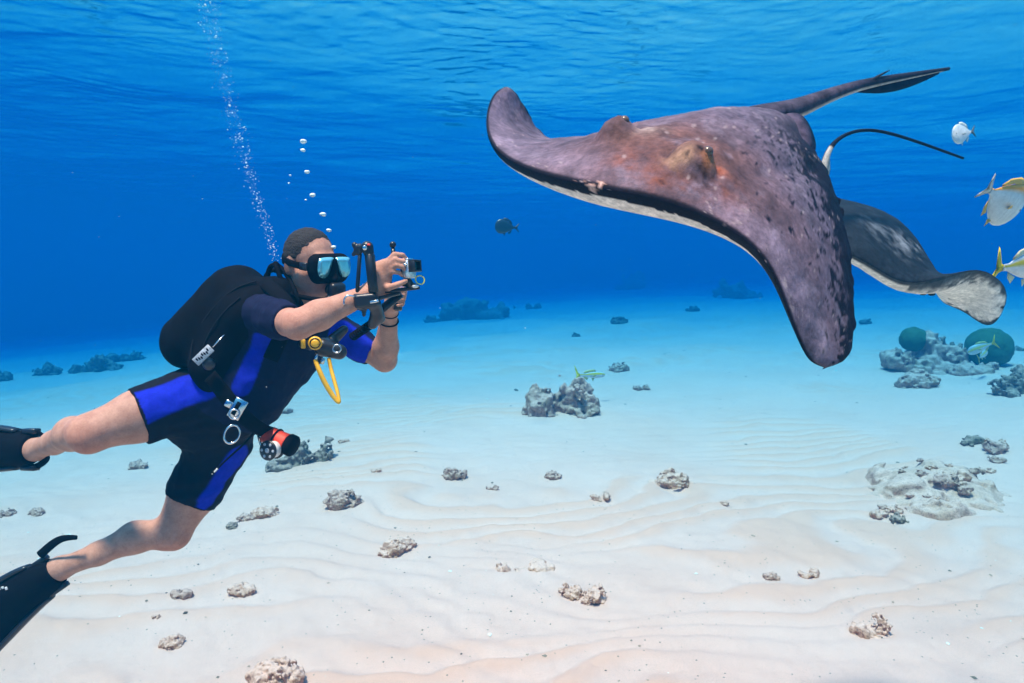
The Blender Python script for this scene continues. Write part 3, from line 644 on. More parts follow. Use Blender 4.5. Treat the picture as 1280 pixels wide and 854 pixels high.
    hd = (v - hc) @ unit(F * 0.9 - U * 0.43); near = np.linalg.norm(v - hc, axis=1) < 0.16; m = (0.75 * sstep(0.016, -0.002, hd + 0.006 * noise3(v * 110, 327)) * near * (((v - hc) @ U) > -0.03))[:, None]; pig = pig * (1 - m) + np.array([0.05, 0.035, 0.03]) * m
    root = thing('person', tuple(pel), 'scuba diver in black and blue shorty wetsuit filming the ray with a small camera', 'person')
    me = mesh_np('body', v, f); vcol(me, np.clip(pig, 0, 1)); obj('body', me, SKIN, root)
    # wetsuit
    def clipleg(hip, knee, t):
        m1 = hip * 0.45 + knee * 0.55; hem = hip * (1 - t) + knee * t; return cut(uni([(rc(hip, m1, 0.116, 0.096), 0), (rc(m1, knee, 0.096, 0.073), 0.03)]), hem, knee - hip)
    def cliparm(sh, el, t):
        hem = sh * (1 - t) + el * t; return cut(uni([(rc(sh, sh * 0.4 + el * 0.6, 0.074, 0.060), 0), (rc(sh * 0.4 + el * 0.6, el, 0.060, 0.053), 0.03)]), hem, el - sh)
    off = lambda g, o: (lambda p: g(p) - o)
    suit = uni([(off(uni(torso), 0.008), 0), (clipleg(J['rhip'], J['rknee'], 0.56), 0.04), (clipleg(J['lhip'], J['lknee'], 0.66), 0.04), (cliparm(J['rsh'], J['relb'], 0.80), 0.04), (cliparm(J['lsh'], J['lelb'], 0.80), 0.04), (cut(rc(H(-0.03, -0.05, 0), at(0, 0, hgt + 0.015), 0.064, 0.080), at(0, 0, hgt + 0.055), up), 0.04)])
    wr_ = lambda p: suit(p) - 0.0045 * noise3(p * np.array([13, 13, 34]) + 0.8 * np.sin(p[:, [1, 2, 0]] * 9), 311) - 0.0026 * noise3(p * np.array([52, 52, 26]), 312)
    v, f = nets(wr_, lo, hi, 0.0062)
    blk = np.array([0.006, 0.006, 0.012]); nav = np.array([0.008, 0.010, 0.035]); blu = np.array([0.009, 0.020, 0.44]); c = np.tile(blk, (len(v), 1))
    def stripe(a, b, r, col):
        d = cap_d(v, W(*a), W(*b)); m = sstep(r + 0.005, r - 0.005, d)[:, None]; c[:] = c * (1 - m) + np.array(col) * m
    rel = (v - pel); fcomp = rel @ fr; ucomp = rel @ up; m = ((fcomp > 0.02) & (ucomp > 0.08))[:, None]; c[:] = np.where(m, nav, c)
    tors = uni(torso)
    def suit_at(px, py):
        o = np.array([0, 0, CAM_H]); dv = A3(W(px, py, 1)) - o; ts = np.linspace(1.9, 2.9, 1200); return o + dv * ts[np.argmax(tors(o + dv * ts[:, None]) < 0.008)]
    m = sstep(0.037, 0.029, cap_d(v, suit_at(334, 410), suit_at(302, 484)))[:, None]; c[:] = c * (1 - m) + blu * m                          # flank panel
    stripe((243, 474, 2.30), (165, 508, 2.20), 0.088, blu); stripe((225, 550, 2.36), (150, 575, 2.26), 0.075, blk)      # right thigh
    hemR = J['rhip'] * 0.44 + J['rknee'] * 0.56; c[:] = np.where((np.abs((v - hemR) @ unit(J['rknee'] - J['rhip'])) < 0.008)[:, None] & (np.linalg.norm(v - hemR, axis=1) < 0.14)[:, None], blk, c)
    stripe((305, 580, 2.52), (258, 648, 2.46), 0.070, blu); stripe((425, 420, 2.62), (462, 448, 2.58), 0.062, blu)
    hemL = J['lhip'] * 0.34 + J['lknee'] * 0.66; c[:] = np.where((np.abs((v - hemL) @ unit(J['lknee'] - J['lhip'])) < 0.008)[:, None] & (np.linalg.norm(v - hemL, axis=1) < 0.14)[:, None], blk, c)
    me = mesh_np('wetsuit', v, f); vcol(me, c); o = obj('wetsuit', me, SUITM, root); o['label'] = 'black shorty wetsuit with cobalt blue side panels'
    # hair
    hf = ell(H(-0.013, 0.037, 0), hx, (0.104, 0.0965, 0.082)); nrm = F * 0.9 - U * 0.43
    nu_ = unit(nrm); nb = unit(-U - F * 0.4); hb_ = H(0, -0.045, 0)
    def g(p):
        rag = 0.006 * noise3(p * 170, 325) + 0.004 * noise3(p * 60, 326); d1 = (p - hc) @ nu_ - 0.009 + rag; d2 = (p - hb_) @ nb + rag; thin = 0.0035 * sstep(-0.03, 0.0, np.maximum(d1, d2))
        return np.maximum(np.maximum(hf(p) + thin + 0.0016 * noise3(p * 150, 321) + 0.0012 * noise3(p * np.array([40, 40, 300]), 322), d1), d2)
    v, f = nets(g, hc - 0.18, hc + 0.18, 0.0036); o = part('hair', (v, f), HAIR, root); o['label'] = 'short dark receding hair'
    # mask
    mk = uni([(rbx(H(0.098, 0.004, 0), (F, U, Rr), (0.036, 0.047, 0.084), 0.034), 0), (rc(H(0.122, -0.006, 0), H(0.128, -0.036, 0), 0.013, 0.021), 0.008), (rc(H(0.098, -0.035, -0.05), H(0.098, -0.035, 0.05), 0.02, 0.02), 0.02)])
    for s in (-1, 1): mk = sub(mk, rbx(H(0.142, 0.006, 0.040 * s), (F, U, Rr), (0.016, 0.037, 0.036), 0.016), 0.004)
    v, f = nets(mk, hc + F * 0.1 - 0.16, hc + F * 0.1 + 0.16, 0.0034); mo = part('mask', (smooth_mesh(v, f, 1, .4), f), BLACK, root); mo['label'] = 'black diving mask with reflective blue lens'
    for s in (-1, 1):
        o2 = smooth_loop([H(0.1285, u, r * s) for u, r in ((0.040, 0.008), (0.041, 0.050), (0.032, 0.070), (0.0, 0.074), (-0.024, 0.066), (-0.032, 0.044), (-0.018, 0.025), (0.010, 0.014), (0.025, 0.007))], 40)
        part('lens', lens(o2, 0.004, F), LENS, mo)
    part('strap', sweep([H(0.085, 0.004, 0.083), H(0.05, 0.006, 0.090), H(0.0, 0.010, 0.0935), H(-0.06, 0.016, 0.078), H(-0.105, 0.02, 0.035), H(-0.116, 0.022, 0), H(-0.105, 0.02, -0.035), H(-0.06, 0.016, -0.078), H(0.0, 0.010, -0.0935), H(0.05, 0.006, -0.09), H(0.085, 0.004, -0.083)], [(0.004, 0.013)] * 3 + [(0.004, 0.017)] * 5 + [(0.004, 0.013)] * 3, 10, up=U, n=60), BLACK, mo)
    for s in (-1, 1): part('buckle', rbox(H(0.072, 0.005, 0.088 * s), (F, U, Rr), (0.018, 0.014, 0.007), 0.4), PLASTIC, mo)
    for s in (-1, 1):                                                                   # eyes behind the glass
        part('eye', ball(H(0.080, 0.008, 0.031 * s), (0.012, 0.012, 0.012)), WHITE, root)
    # watch strap and lanyard loops on the left wrist
    wv = unit(J['lwri'] - J['lelb']); part('wrist_band', join(torus(J['lwri'] - wv * 0.012, wv, 0.032, 0.0035), torus(J['lwri'] - wv * 0.05, wv, 0.036, 0.003)), BLACK, root)
    # fins
    def fin(ank, toe, tip, wide, sd):
        d = unit(toe - ank); secs = [ank + d * 0.01, ank + d * 0.05, ank * 0.4 + toe * 0.6, toe, toe * 0.72 + tip * 0.28, toe * 0.35 + tip * 0.65, tip]
        vv, ff = sweep(secs, [(0.052, 0.050), (0.066, 0.058), (0.073, 0.054), (0.085, 0.040), (0.100, 0.018), (0.112, 0.010), (0.104, 0.006)], 24, up=wide, n=46)
        vv = vv + 0.002 * np.stack([noise3(vv * 30, 331 + k) for k in range(3)], 1)
        o = part('fin', (vv, ff), BLACK, root); o['label'] = 'black open heel swim fin'
        side = unit(np.cross(d, wide))
        for s in (-1, 1):
            part('rib', sweep([ank + d * 0.08 + side * 0.070 * s, toe + side * 0.088 * s, toe * 0.35 + tip * 0.65 + side * 0.113 * s, tip + side * 0.104 * s], [(0.010, 0.022), (0.012, 0.026), (0.009, 0.018), (0.006, 0.008)], 10, up=wide, n=24), PLASTIC, o)
        return o, d, side
    o, d, side = fin(J['rank'] + np.array([-0.01, 0.0, 0]), rtoe, A3(W(-190, 566, 2.85)), unit(np.array([0.0, -1.0, 0.15])), 1)
    a = J['rank']; 
    part('heel_strap', sweep([a + d * 0.05 + side * 0.066, a - d * 0.005 + side * 0.062, a - d * 0.05 + side * 0.03, a - d * 0.058 + np.array([0, -.02, 0]), a - d * 0.05 - side * 0.03, a - d * 0.005 - side * 0.062, a + d * 0.05 - side * 0.066], [(0.012, 0.004)] * 7, 8, up=side, n=40), BLACK, o)
    for s in (-1, 1): part('buckle', rbox(a + d * 0.03 + side * 0.070 * s, (d, side, np.cross(d, side)), (0.034, 0.010, 0.016), 0.4), PLASTIC, o)
    o, d, side = fin(J['lank'] + np.array([0.0, 0.0, 0]), ltoe, A3(W(-95, 845, 2.42)), unit(np.array([0.35, -0.9, 0.25])), 1)
    a = J['lank']
    part('heel_strap', sweep([A3(W(50, 694, 2.47)), A3(W(66, 680, 2.46)), A3(W(80, 673, 2.45)), A3(W(96, 672, 2.44))], [(0.016, 0.007), (0.015, 0.006), (0.012, 0.005), (0.008, 0.004)], 10, up=(0.2, -1, .2), n=24), BLACK, o)
    for s in (-1, 1): part('buckle', rbox(a + d * 0.045 + side * 0.062 * s, (d, side, np.cross(d, side)), (0.036, 0.010, 0.018), 0.4), PLASTIC, o)
    m0 = A3(W(4, 735, 2.395)); lx = d; 
    part('logo_mark', join(*[rbox(m0 + np.array([0.013 * k - .012, -0.004, 0.003 * (k % 2)]), ((0.9, 0, 0.3), (0, 1, 0), (-0.3, 0, 0.9)), (0.004, 0.0015, 0.006 - 0.0015 * (k % 2)), 0.2) for k in range(3)]), WHITE, o)

    # ---------------------------------------------------------------- vest with its air bladder (worn over the suit)
    vest = thing('buoyancy_vest', tuple(at(0, -0.15, 0.2)), 'bulky black buoyancy vest strapped on the back of the diver', 'vest')
    e1, e2 = A3(W(317, 385, 2.52)), A3(W(261, 436, 2.50))
    lat = unit(rt); bl = uni([(rc(e1 + lat * 0.07, e2 + lat * 0.07, 0.122, 0.110), 0), (rc(e1 - lat * 0.08, e2 - lat * 0.08, 0.122, 0.110), 0.05), (rc(A3(W(322, 376, 2.40)), A3(W(262, 458, 2.36)), 0.085, 0.070), 0.05), (rc(A3(W(345, 372, 2.40)), A3(W(312, 392, 2.36)), 0.078, 0.085), 0.04), (rc(A3(W(292, 400, 2.36)), A3(W(268, 478, 2.36)), 0.060, 0.045), 0.04)])
    g = lambda p: bl(p) - 0.006 * noise3(p * 9, 341) - 0.003 * noise3(p * np.array([26, 26, 14]), 342)
    v, f = nets(g, np.minimum(e1, e2) - 0.36, np.maximum(e1, e2) + 0.36, 0.0075); part('bladder', (v, f), BLACK, vest)
    part('shoulder_strap', sweep([W(330, 352, 2.34), W(352, 372, 2.28), W(362, 392, 2.27), W(352, 420, 2.29), W(338, 450, 2.29)], [(0.026, 0.006)] * 5, 10, up=(0.4, -0.9, 0.2), n=30), BLACK, vest)
    part('waist_strap', sweep([W(262, 470, 2.28), W(280, 492, 2.27), W(296, 512, 2.28), W(318, 532, 2.33), W(334, 540, 2.42)], [(0.004, 0.028)] * 5, 10, up=(0.77, 0, 0.64), n=30), BLACK, vest)
    TRIM = plain('webbing', (0.009, 0.009, 0.012), 0.9, vary=0.4, scale=200, bump=0.6); TRIM.node_tree.nodes['Principled BSDF'].inputs['Specular IOR Level'].default_value = 0.05
    def on(px, py, off=0.004):                                                          # a point on the bladder skin under that spot
        o = np.array([0, 0, CAM_H]); dv = A3(W(px, py, 1)) - o; ts = np.linspace(1.9, 2.9, 1500); dd = bl(o + dv * ts[:, None]); k = np.argmax(dd < off); return o + dv * ts[k]
    for nm, pts, rr in (('seam', [(320, 352), (290, 364), (260, 394), (242, 425), (238, 452)], (0.004, 0.003)), ('seam', [(300, 372), (276, 395), (258, 425), (250, 452)], (0.004, 0.003))):
        part(nm, sweep([on(*q) for q in pts], [rr] * len(pts), 8, up=(0.5, -0.3, 0.8), n=30), TRIM, vest)
    fa = ((0.86, 0.1, -0.5), (0.12, -0.99, 0.0), (0.5, 0.06, 0.86)); fa = [unit(np.array(q)) for q in fa]
    fc = A3(W(297, 511, 2.255)); b = part('buckle', rbox(fc, fa, (0.021, 0.004, 0.036), 0.3), STEEL, vest); part('buckle_slot', rbox(fc + fa[1] * 0.003 - fa[0] * 0.004, fa, (0.007, 0.003, 0.024), 0.3), BLACK, b)
    part('buckle', rbox(A3(W(286, 505, 2.262)), fa, (0.012, 0.004, 0.012), 0.4), STEEL, vest)
    part('d_ring', torus(W(293, 518, 2.245), (0.3, -1, 0.1), 0.016, 0.0032), STEEL, vest)
    part('d_ring', torus(W(290, 543, 2.30), (0.45, -1, 0.05), 0.024, 0.0032, sq=1.35), STEEL, vest)
    tg = A3(W(254, 444, 2.225)); td = unit(A3(W(266, 433, 2.225)) - A3(W(243, 455, 2.225))); tn = np.array([0, -1.0, 0]); ts = np.cross(td, tn)
    t_ = part('tag', rbox(tg, (td, tn, ts), (0.036, 0.003, 0.015), 0.3), GREYP, vest); t_['label'] = 'small grey printed tag'
    part('tag_print', join(*[rbox(tg + td * (0.008 * k - 0.024) + tn * 0.0032 + ts * (0.003 * ((k * 7) % 3) - 0.003), (td, tn, ts), (0.0025, 0.0006, 0.005), 0.2) for k in range(7)]), BLACK, t_)
    part('tag_wire', sweep([W(266, 434, 2.225), W(274, 425, 2.23), W(281, 418, 2.25)], [0.002, 0.002, 0.0015], 6, n=10), STEEL, vest)
    part('dump_valve', ball(W(261, 455, 2.24), (0.022, 0.014, 0.022), 16, 10), PLASTIC, vest)
    part('dangling_cord', sweep([W(266, 592, 2.36), W(285, 573, 2.37), W(304, 556, 2.39), W(318, 540, 2.41)], [0.0035] * 4, 6, n=20), BLACK, vest)
    part('cord_tip', sweep([W(265, 593, 2.36), W(272, 586, 2.36)], [0.002, 0.004], 6, n=6), WHITE, vest)

    # ---------------------------------------------------------------- regulator set with hoses
    reg = thing('regulator_set', tuple(H(0.12, -0.07, 0)), 'black regulator mouthpiece, hoses and yellow spare second stage on the diver', 'regulator')
    mp = H(0.108, -0.078, 0); ms = uni([(rc(mp, mp + F * 0.025, 0.020, 0.030), 0), (rbx(mp + F * 0.035, (F, U, Rr), (0.018, 0.030, 0.032), 0.014), 0.012), (rc(mp + F * 0.03 - U * 0.02, mp + F * 0.03 - U * 0.03 + Rr * 0.05, 0.013, 0.011), 0.008)])
    v, f = nets(ms, mp - 0.11, mp + 0.11, 0.004); part('second_stage', (v, f), PLASTIC, reg)
    part('purge_cover', ball(mp + F * 0.052, (0.006, 0.018, 0.018), 14, 8, np.stack([F, U, Rr], 1)), ALU, reg)
    part('hose', sweep([mp + F * 0.03 - U * 0.03 + Rr * 0.045, H(0.06, -0.105, 0.085), H(0.0, -0.085, 0.105), H(-0.04, -0.03, 0.11), H(-0.07, 0.0, 0.10), W(352, 340, 2.42), W(340, 338, 2.47), W(330, 350, 2.55)], [0.0085] * 8, 10, n=70), BLACK, reg)
    part('hose', sweep([W(334, 352, 2.44), W(338, 334, 2.43), W(350, 334, 2.41), W(362, 350, 2.39), W(372, 372, 2.36), W(385, 395, 2.40), W(398, 415, 2.46)], [0.009] * 7, 10, n=60), BLACK, reg)
    oc = A3(W(394, 429, 2.34)); n0 = unit(np.array([0.25, -1, 0.05])); s0 = unit(np.cross(n0, (0, 0, 1))); u0 = np.cross(s0, n0)
    y = part('spare_second_stage', cyl(oc - n0 * 0.008, oc + n0 * 0.014, 0.024, 26, 0.25), YEL, reg); y['label'] = 'round yellow spare regulator cover'
    part('purge_button', cyl(oc + n0 * 0.013, oc + n0 * 0.019, 0.013, 20, 0.3), YEL, y)
    part('grille_ring', torus(oc + n0 * 0.014, n0, 0.017, 0.0018), BLACK, y)
    part('valve_body', uni_mesh([(rc(W(404, 434, 2.39), W(424, 440, 2.40), 0.034, 0.028), 0), (rc(W(416, 425, 2.42), W(430, 412, 2.42), 0.022, 0.016), 0.015), (rc(W(388, 432, 2.40), W(378, 430, 2.42), 0.018, 0.015), 0.01)], A3(W(405, 430, 2.40)), 0.16, 0.005), PLASTIC, reg)
    part('clip', torus(W(421, 436, 2.355), (0.1, -1, 0.2), 0.014, 0.003), STEEL, reg)
    part('swivel', cyl(W(396, 442, 2.35), W(394, 452, 2.35), 0.006, 10), STEEL, reg); part('swivel', cyl(W(404, 448, 2.36), W(402, 455, 2.36), 0.008, 10), STEEL, reg)
    part('yellow_hose', sweep([W(394, 450, 2.35), W(399, 463, 2.34), W(408, 482, 2.33), W(420, 500, 2.33), W(424, 500, 2.33), W(419, 480, 2.35), W(414, 462, 2.37), W(411, 448, 2.38)], [0.0075, 0.0085, 0.009, 0.0075, 0.006, 0.007, 0.007, 0.007], 10, n=70), YEL, reg)
    part('yellow_bracket', rbox(A3(W(379, 430, 2.36)), (s0, n0, u0), (0.008, 0.006, 0.016), 0.4), YEL, reg)

    # ---------------------------------------------------------------- reel with red marker buoy hanging at the hip
    reel = thing('reel', tuple(A3(W(340, 560, 2.42))), 'finger reel with rolled red marker buoy hanging from the diver hip', 'reel')
    c0, c1 = A3(W(333, 543, 2.44)), A3(W(362, 556, 2.42)); dd = unit(c1 - c0)
    part('marker_buoy', sweep([c0, c0 + dd * 0.02, c0 * 0.5 + c1 * 0.5, c1 - dd * 0.01], [(0.030, 0.030), (0.036, 0.035), (0.034, 0.034), (0.036, 0.036)], 18, n=20), RED, reel)
    part('end_cap', cyl(c1 - dd * 0.012, c1 + dd * 0.022, 0.040, 20), BLACK, reel); part('end_cap', cyl(c0 - dd * 0.006, c0 + dd * 0.004, 0.031, 18), RED, reel)
    part('band', torus(c0 * 0.55 + c1 * 0.45, dd, 0.036, 0.0035), BLACK, reel)
    rcn = A3(W(336, 563, 2.37)); rn = unit(np.array([-0.35, -1, 0.1])); sp = part('spool', cyl(rcn, rcn - rn * 0.035, 0.030, 26), WHITE, reel)
    fl = part('flange', cyl(rcn, rcn + rn * 0.008, 0.036, 28), PLASTIC, reel); part('flange', cyl(rcn - rn * 0.035, rcn - rn * 0.042, 0.036, 28), PLASTIC, reel)
    q1 = unit(np.cross(rn, (0, 0, 1))); q2 = np.cross(q1, rn)
    for k in range(6): part('finger_hole', cyl(rcn + rn * 0.0075 + (q1 * math.cos(k * 1.047) + q2 * math.sin(k * 1.047)) * 0.024, rcn + rn * 0.0092 + (q1 * math.cos(k * 1.047) + q2 * math.sin(k * 1.047)) * 0.024, 0.0055, 12), GREYP, fl)
    part('hub', cyl(rcn + rn * 0.007, rcn + rn * 0.011, 0.009, 14), GREYP, fl)
    part('bolt_snap', join(sweep([W(322, 541, 2.43), W(325, 552, 2.40), W(328, 562, 2.38)], [0.004, 0.005, 0.004], 8, n=12), torus(W(322, 538, 2.43), (0.2, -1, 0), 0.010, 0.003)), STEEL, reel)

    # ---------------------------------------------------------------- the camera rig in his hands
    rig = thing('camera_rig', tuple(A3(W(500, 362, 2.28))), 'small action camera on a black tray with folded ball arm, held by the diver', 'camera')
    X = unit(A3(W(520, 361, 2.28)) - A3(W(478, 366, 2.24))); Yv = unit(np.cross((0, 0, 1), X)); Zv = np.cross(X, Yv); rx = (X, Yv, Zv)
    part('tray', rbox(A3(W(501, 362, 2.27)), rx, (0.060, 0.030, 0.006), 0.4), ALU, rig)
    part('grip', cyl(W(499, 366, 2.43), W(497, 388, 2.42), 0.016, 16), PLASTIC, rig)
    part('tray_bar', rbox(A3(W(488, 378, 2.30)), (unit(A3(W(503, 367, 2.31)) - A3(W(472, 392, 2.27))), (0, 1, 0), unit(np.cross((1, 0, 0.8), (0, 1, 0)))), (0.050, 0.012, 0.014), 0.4), ALU, rig)
    cb = A3(W(511, 337, 2.245)); k1 = unit(np.array([0.9, -0.42, 0.08])); k2 = unit(np.cross((0, 0, 1), k1)); k3 = np.cross(k1, k2); kk = (k1, k2, k3)
    cm = part('housing', rbox(cb, kk, (0.014, 0.024, 0.030), 0.25), GLASS, rig); cm['label'] = 'clear underwater housing of the action camera'
    part('camera_body', rbox(cb - k1 * 0.012, kk, (0.010, 0.020, 0.024), 0.2), PLASTIC, cm)
    part('lens_port', join(*[rbox(cb + k1 * 0.026 + k2 * a + k3 * (0.010 + b_), kk, hs, 0.3) for a, b_, hs in ((0, 0.017, (0.012, 0.022, 0.003)), (0, -0.017, (0.012, 0.022, 0.003)), (0.019, 0, (0.012, 0.003, 0.016)), (-0.019, 0, (0.012, 0.003, 0.016)))]), PLASTIC, cm)
    part('lens_glass', rbox(cb + k1 * 0.018 + k3 * 0.010, kk, (0.003, 0.016, 0.014), 0.3), LENS, cm)
    part('latch', rbox(cb + k3 * 0.033, kk, (0.012, 0.018, 0.004), 0.3), STEEL, cm); part('screw', cyl(W(504, 331, 2.22), W(508, 331, 2.215), 0.006, 12), STEEL, cm)
    part('mount', uni_mesh([(rc(W(511, 352, 2.25), W(514, 358, 2.26), 0.012, 0.010), 0), (rc(W(504, 356, 2.26), W(520, 357, 2.26), 0.007, 0.007), 0.01)], A3(W(511, 354, 2.25)), 0.07, 0.003), PLASTIC, rig)
    part('mount_screw', ball(W(519, 358, 2.24), (0.012, 0.008, 0.006)), WHITE, rig)
    part('top_ball_mount', join(ball(W(491, 306, 2.25), (0.0115, 0.0115, 0.0115), 14, 10), sweep([W(491, 309, 2.25), W(492, 318, 2.25), W(492, 322, 2.25)], [0.006, 0.009, 0.011], 12)), ALU, rig)
    part('pupil_cord', torus(W(525, 350, 2.25), (0.5, -0.9, 0.1), 0.016, 0.0022, sq=0.9), YELN, rig).name = 'yellow_lanyard'
    # folding strobe arm: two segments, clamps at the ends
    for a, b_, r in (((462, 318, 2.16), (467, 366, 2.16), 0.0165), ((450, 316, 2.18), (446, 372, 2.18), 0.0065)):
        part('arm_segment', cyl(W(*a), W(*b_), r, 16), ALU, rig)
    jt = part('clamp', uni_mesh([(rc(W(459, 309, 2.16), W(461, 316, 2.16), 0.020, 0.017), 0), (rc(W(450, 309, 2.18), W(456, 312, 2.17), 0.012, 0.012), 0.008), (rc(W(443, 306, 2.18), W(449, 317, 2.18), 0.009, 0.009), 0.006), (rc(W(442, 318, 2.18), W(450, 308, 2.18), 0.007, 0.007), 0.006)], A3(W(453, 311, 2.17)), 0.08, 0.003), PLASTIC, rig)
    part('clamp_bolt', cyl(W(456, 310, 2.135), W(456, 310, 2.14), 0.008, 12), STEEL, jt)
    part('clamp_knob', ball(W(461, 306, 2.14), (0.006, 0.006, 0.004)), RED, jt)
    lc = part('clamp', uni_mesh([(rbx(W(458, 376, 2.17), ((1, 0, 0.1), (0, 1, 0), (-0.1, 0, 1)), (0.038, 0.024, 0.024), 0.012), 0), (rc(W(443, 372, 2.18), W(452, 382, 2.18), 0.016, 0.018), 0.008), (rc(W(455, 385, 2.17), W(455, 394, 2.17), 0.010, 0.006), 0.006), (rc(W(468, 380, 2.18), W(474, 398, 2.24), 0.022, 0.020), 0.01), (rc(W(470, 395, 2.22), W(466, 405, 2.24), 0.020, 0.018), 0.01)], A3(W(458, 382, 2.18)), 0.13, 0.0035), PLASTIC, rig)
    part('lever', sweep([W(444, 371, 2.15), W(434, 370, 2.14), W(430, 376, 2.14), W(430, 381, 2.14)], [0.003] * 4, 8, n=16), STEEL, lc)
    part('lever', rbox(A3(W(468, 377, 2.135)), ((1, 0, 0.2), (0, 1, 0), (-0.2, 0, 1)), (0.014, 0.004, 0.004), 0.3), STEEL, lc)
    part('tray_link', sweep([W(470, 374, 2.18), W(485, 370, 2.22), W(499, 366, 2.26)], [0.008, 0.007, 0.008], 10, n=14), ALU, rig)
    a_, b2 = A3(W(466, 404, 2.24)), A3(W(441, 421, 2.34)); tt = np.linspace(0, 1, 150); dirv = unit(b2 - a_); s1 = unit(np.cross(dirv, (0, 1, 0))); s2 = np.cross(dirv, s1)
    cp = a_ + (b2 - a_) * tt[:, None] + (np.cos(tt * 60)[:, None] * s1 + np.sin(tt * 60)[:, None] * s2) * 0.012; part('coil_lanyard', sweep(cp, [0.0042] * 150, 6), BLACK, rig)
def uni_mesh(items, c, r, s):
    v, f = nets(uni(items), c - r, c + r, s); return smooth_mesh(v, f, 1, 0.3), f
build_diver()

# ------------------------------------------------------------------ rocks and coral rubble on the sand
def rock_mat(name, lo, hi, algae, dust=0.55, pits=60):
    t = NT(name); n1 = t.noise(9, 6, 0.65); n2 = t.noise(pits, 5, 0.7); n3 = t.noise(3.1, 4, 0.6)
    c = t.ramp(n1, [(0.3, lo), (0.7, hi)]); c = t.mix(t.ramp(n3, [(0.45, (0, 0, 0)), (0.62, (0.8,) * 3)]), c, algae); c = t.mix(t.ramp(n2, [(0.36, (0.85,) * 3), (0.5, (0, 0, 0))]), c, tuple(x * 0.35 for x in lo))
    g = t.n('ShaderNodeNewGeometry'); sx = t.n('ShaderNodeSeparateXYZ'); t.l(g.outputs['Normal'], sx.inputs[0])
    up = t.math('MULTIPLY', t.math('SUBTRACT', sx.outputs['Z'], 0.25), t.math('MULTIPLY', t.noise(14, 4, 0.7), 2.2)); m = t.n('ShaderNodeClamp'); t.l(t.math('MULTIPLY', up, dust), m.inputs[0])
    c = t.mix(m.outputs[0], c, (0.92, 0.555, 0.45)); t.base(c); t.set(Roughness=0.92); t.b.inputs['Specular IOR Level'].default_value = 0.1; t.bump(t.math('ADD', n2, n1), 0.9, 0.012); return t.m
RK = rock_mat('reef_rock', (0.34, 0.18, 0.13), (0.70, 0.41, 0.32), (0.34, 0.20, 0.12), 0.6)
RKP = rock_mat('pale_rubble', (0.50, 0.25, 0.165), (0.85, 0.50, 0.37), (0.46, 0.24, 0.12), 0.8)
RKS = rock_mat('sandy_mound', (0.48, 0.27, 0.19), (0.82, 0.49, 0.38), (0.52, 0.29, 0.18), 0.6)
RKD = rock_mat('dark_rubble', (0.14, 0.10, 0.08), (0.36, 0.26, 0.20), (0.16, 0.13, 0.07), 0.4)
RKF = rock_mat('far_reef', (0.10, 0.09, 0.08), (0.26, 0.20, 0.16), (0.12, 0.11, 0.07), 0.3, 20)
def rock_mesh(P, w, lobes, seed, amp=0.11, res=40, pit=0.08):
    X, Y, Z = np.eye(3); P = A3(P)
    base = uni([(ell(P + np.array(l[:3]) * w, (X, Y, Z), np.array(l[3:6]) * w), 0.06 * w) for l in lobes])
    f = lambda p: base(p) - w * (amp * noise3((p - P) * (4.2 / w) + seed, seed) + amp * 0.55 * noise3((p - P) * (9.5 / w) + seed, seed + 1) + amp * 0.3 * noise3((p - P) * (21 / w), seed + 2)) + w * pit * sstep(0.30, 0.75, noise3((p - P) * (13 / w), seed + 3))
    L = np.array(lobes); lo = P + (L[:, :3] - L[:, 3:6]).min(0) * w - 0.2 * w; hi = P + (L[:, :3] + L[:, 3:6]).max(0) * w + 0.2 * w
    lo[2] = max(lo[2], P[2] - 0.25 * w); return nets(f, lo, hi, w / res, 8)
ONE = [(0, 0, 0.12, 0.46, 0.36, 0.26)]
TWO = [(-0.22, 0, 0.10, 0.27, 0.25, 0.20), (0.24, 0.05, 0.12, 0.24, 0.26, 0.22)]
THREE = [(-0.30, 0, 0.08, 0.20, 0.2, 0.15), (0.05, 0.08, 0.12, 0.24, 0.22, 0.20), (0.33, -0.05, 0.06, 0.16, 0.2, 0.13)]
FLAT = [(-0.2, 0, 0.0, 0.30, 0.28, 0.10), (0.22, 0.06, 0.0, 0.26, 0.25, 0.11)]
def rock(px, py, wpx, lobes, mat, label, seed, name='rock', cat='rock', group=None, res=36, amp=0.11, smooth=True):
    P, d = G(px, py); w = wpx * d / FOC; me = None
    v, f = rock_mesh((0, 0, 0), w, lobes, seed, amp, res); me = mesh_np(name, v, f, smooth); o = obj(name, me, mat); o.location = P - Vector((0, 0, 0.05 * w)); return tag(o, label, cat, group)
TALL = [(-0.30, 0.0, 0.16, 0.20, 0.18, 0.26), (-0.02, 0.1, 0.12, 0.26, 0.22, 0.24), (0.16, 0.05, 0.24, 0.25, 0.22, 0.28), (0.35, 0, 0.10, 0.16, 0.18, 0.20), (0.04, 0.02, 0.42, 0.12, 0.13, 0.12)]
rock(704, 516, 80, TALL, RK, 'craggy two peaked grey coral rock standing alone on open sand', 11, res=72, amp=0.15)
rock(773, 463, 26, ONE, RK, 'small grey rock just behind the two peaked coral rock', 12)
rock(802, 487, 22, TWO, RK, 'small low stone right of the two peaked coral rock', 13)
rock(568, 596, 30, ONE, RK, 'rounded grey rock alone on the sand between diver and ray', 14)
rock(428, 632, 48, [(0, 0, 0.16, 0.42, 0.34, 0.28), (0.2, 0.1, 0.1, 0.28, 0.26, 0.22)], RK, 'boulder like grey rock on the sand below the red reel', 15, res=48)
rock(497, 690, 48, [(-0.2, 0, 0.10, 0.27, 0.26, 0.22), (0.16, 0.08, 0.14, 0.26, 0.26, 0.2), (0.40, 0.1, 0.02, 0.16, 0.16, 0.12)], RKP, 'pale rubble chunk with a dark hollow, half sunk in sand', 16, res=52, amp=0.15)
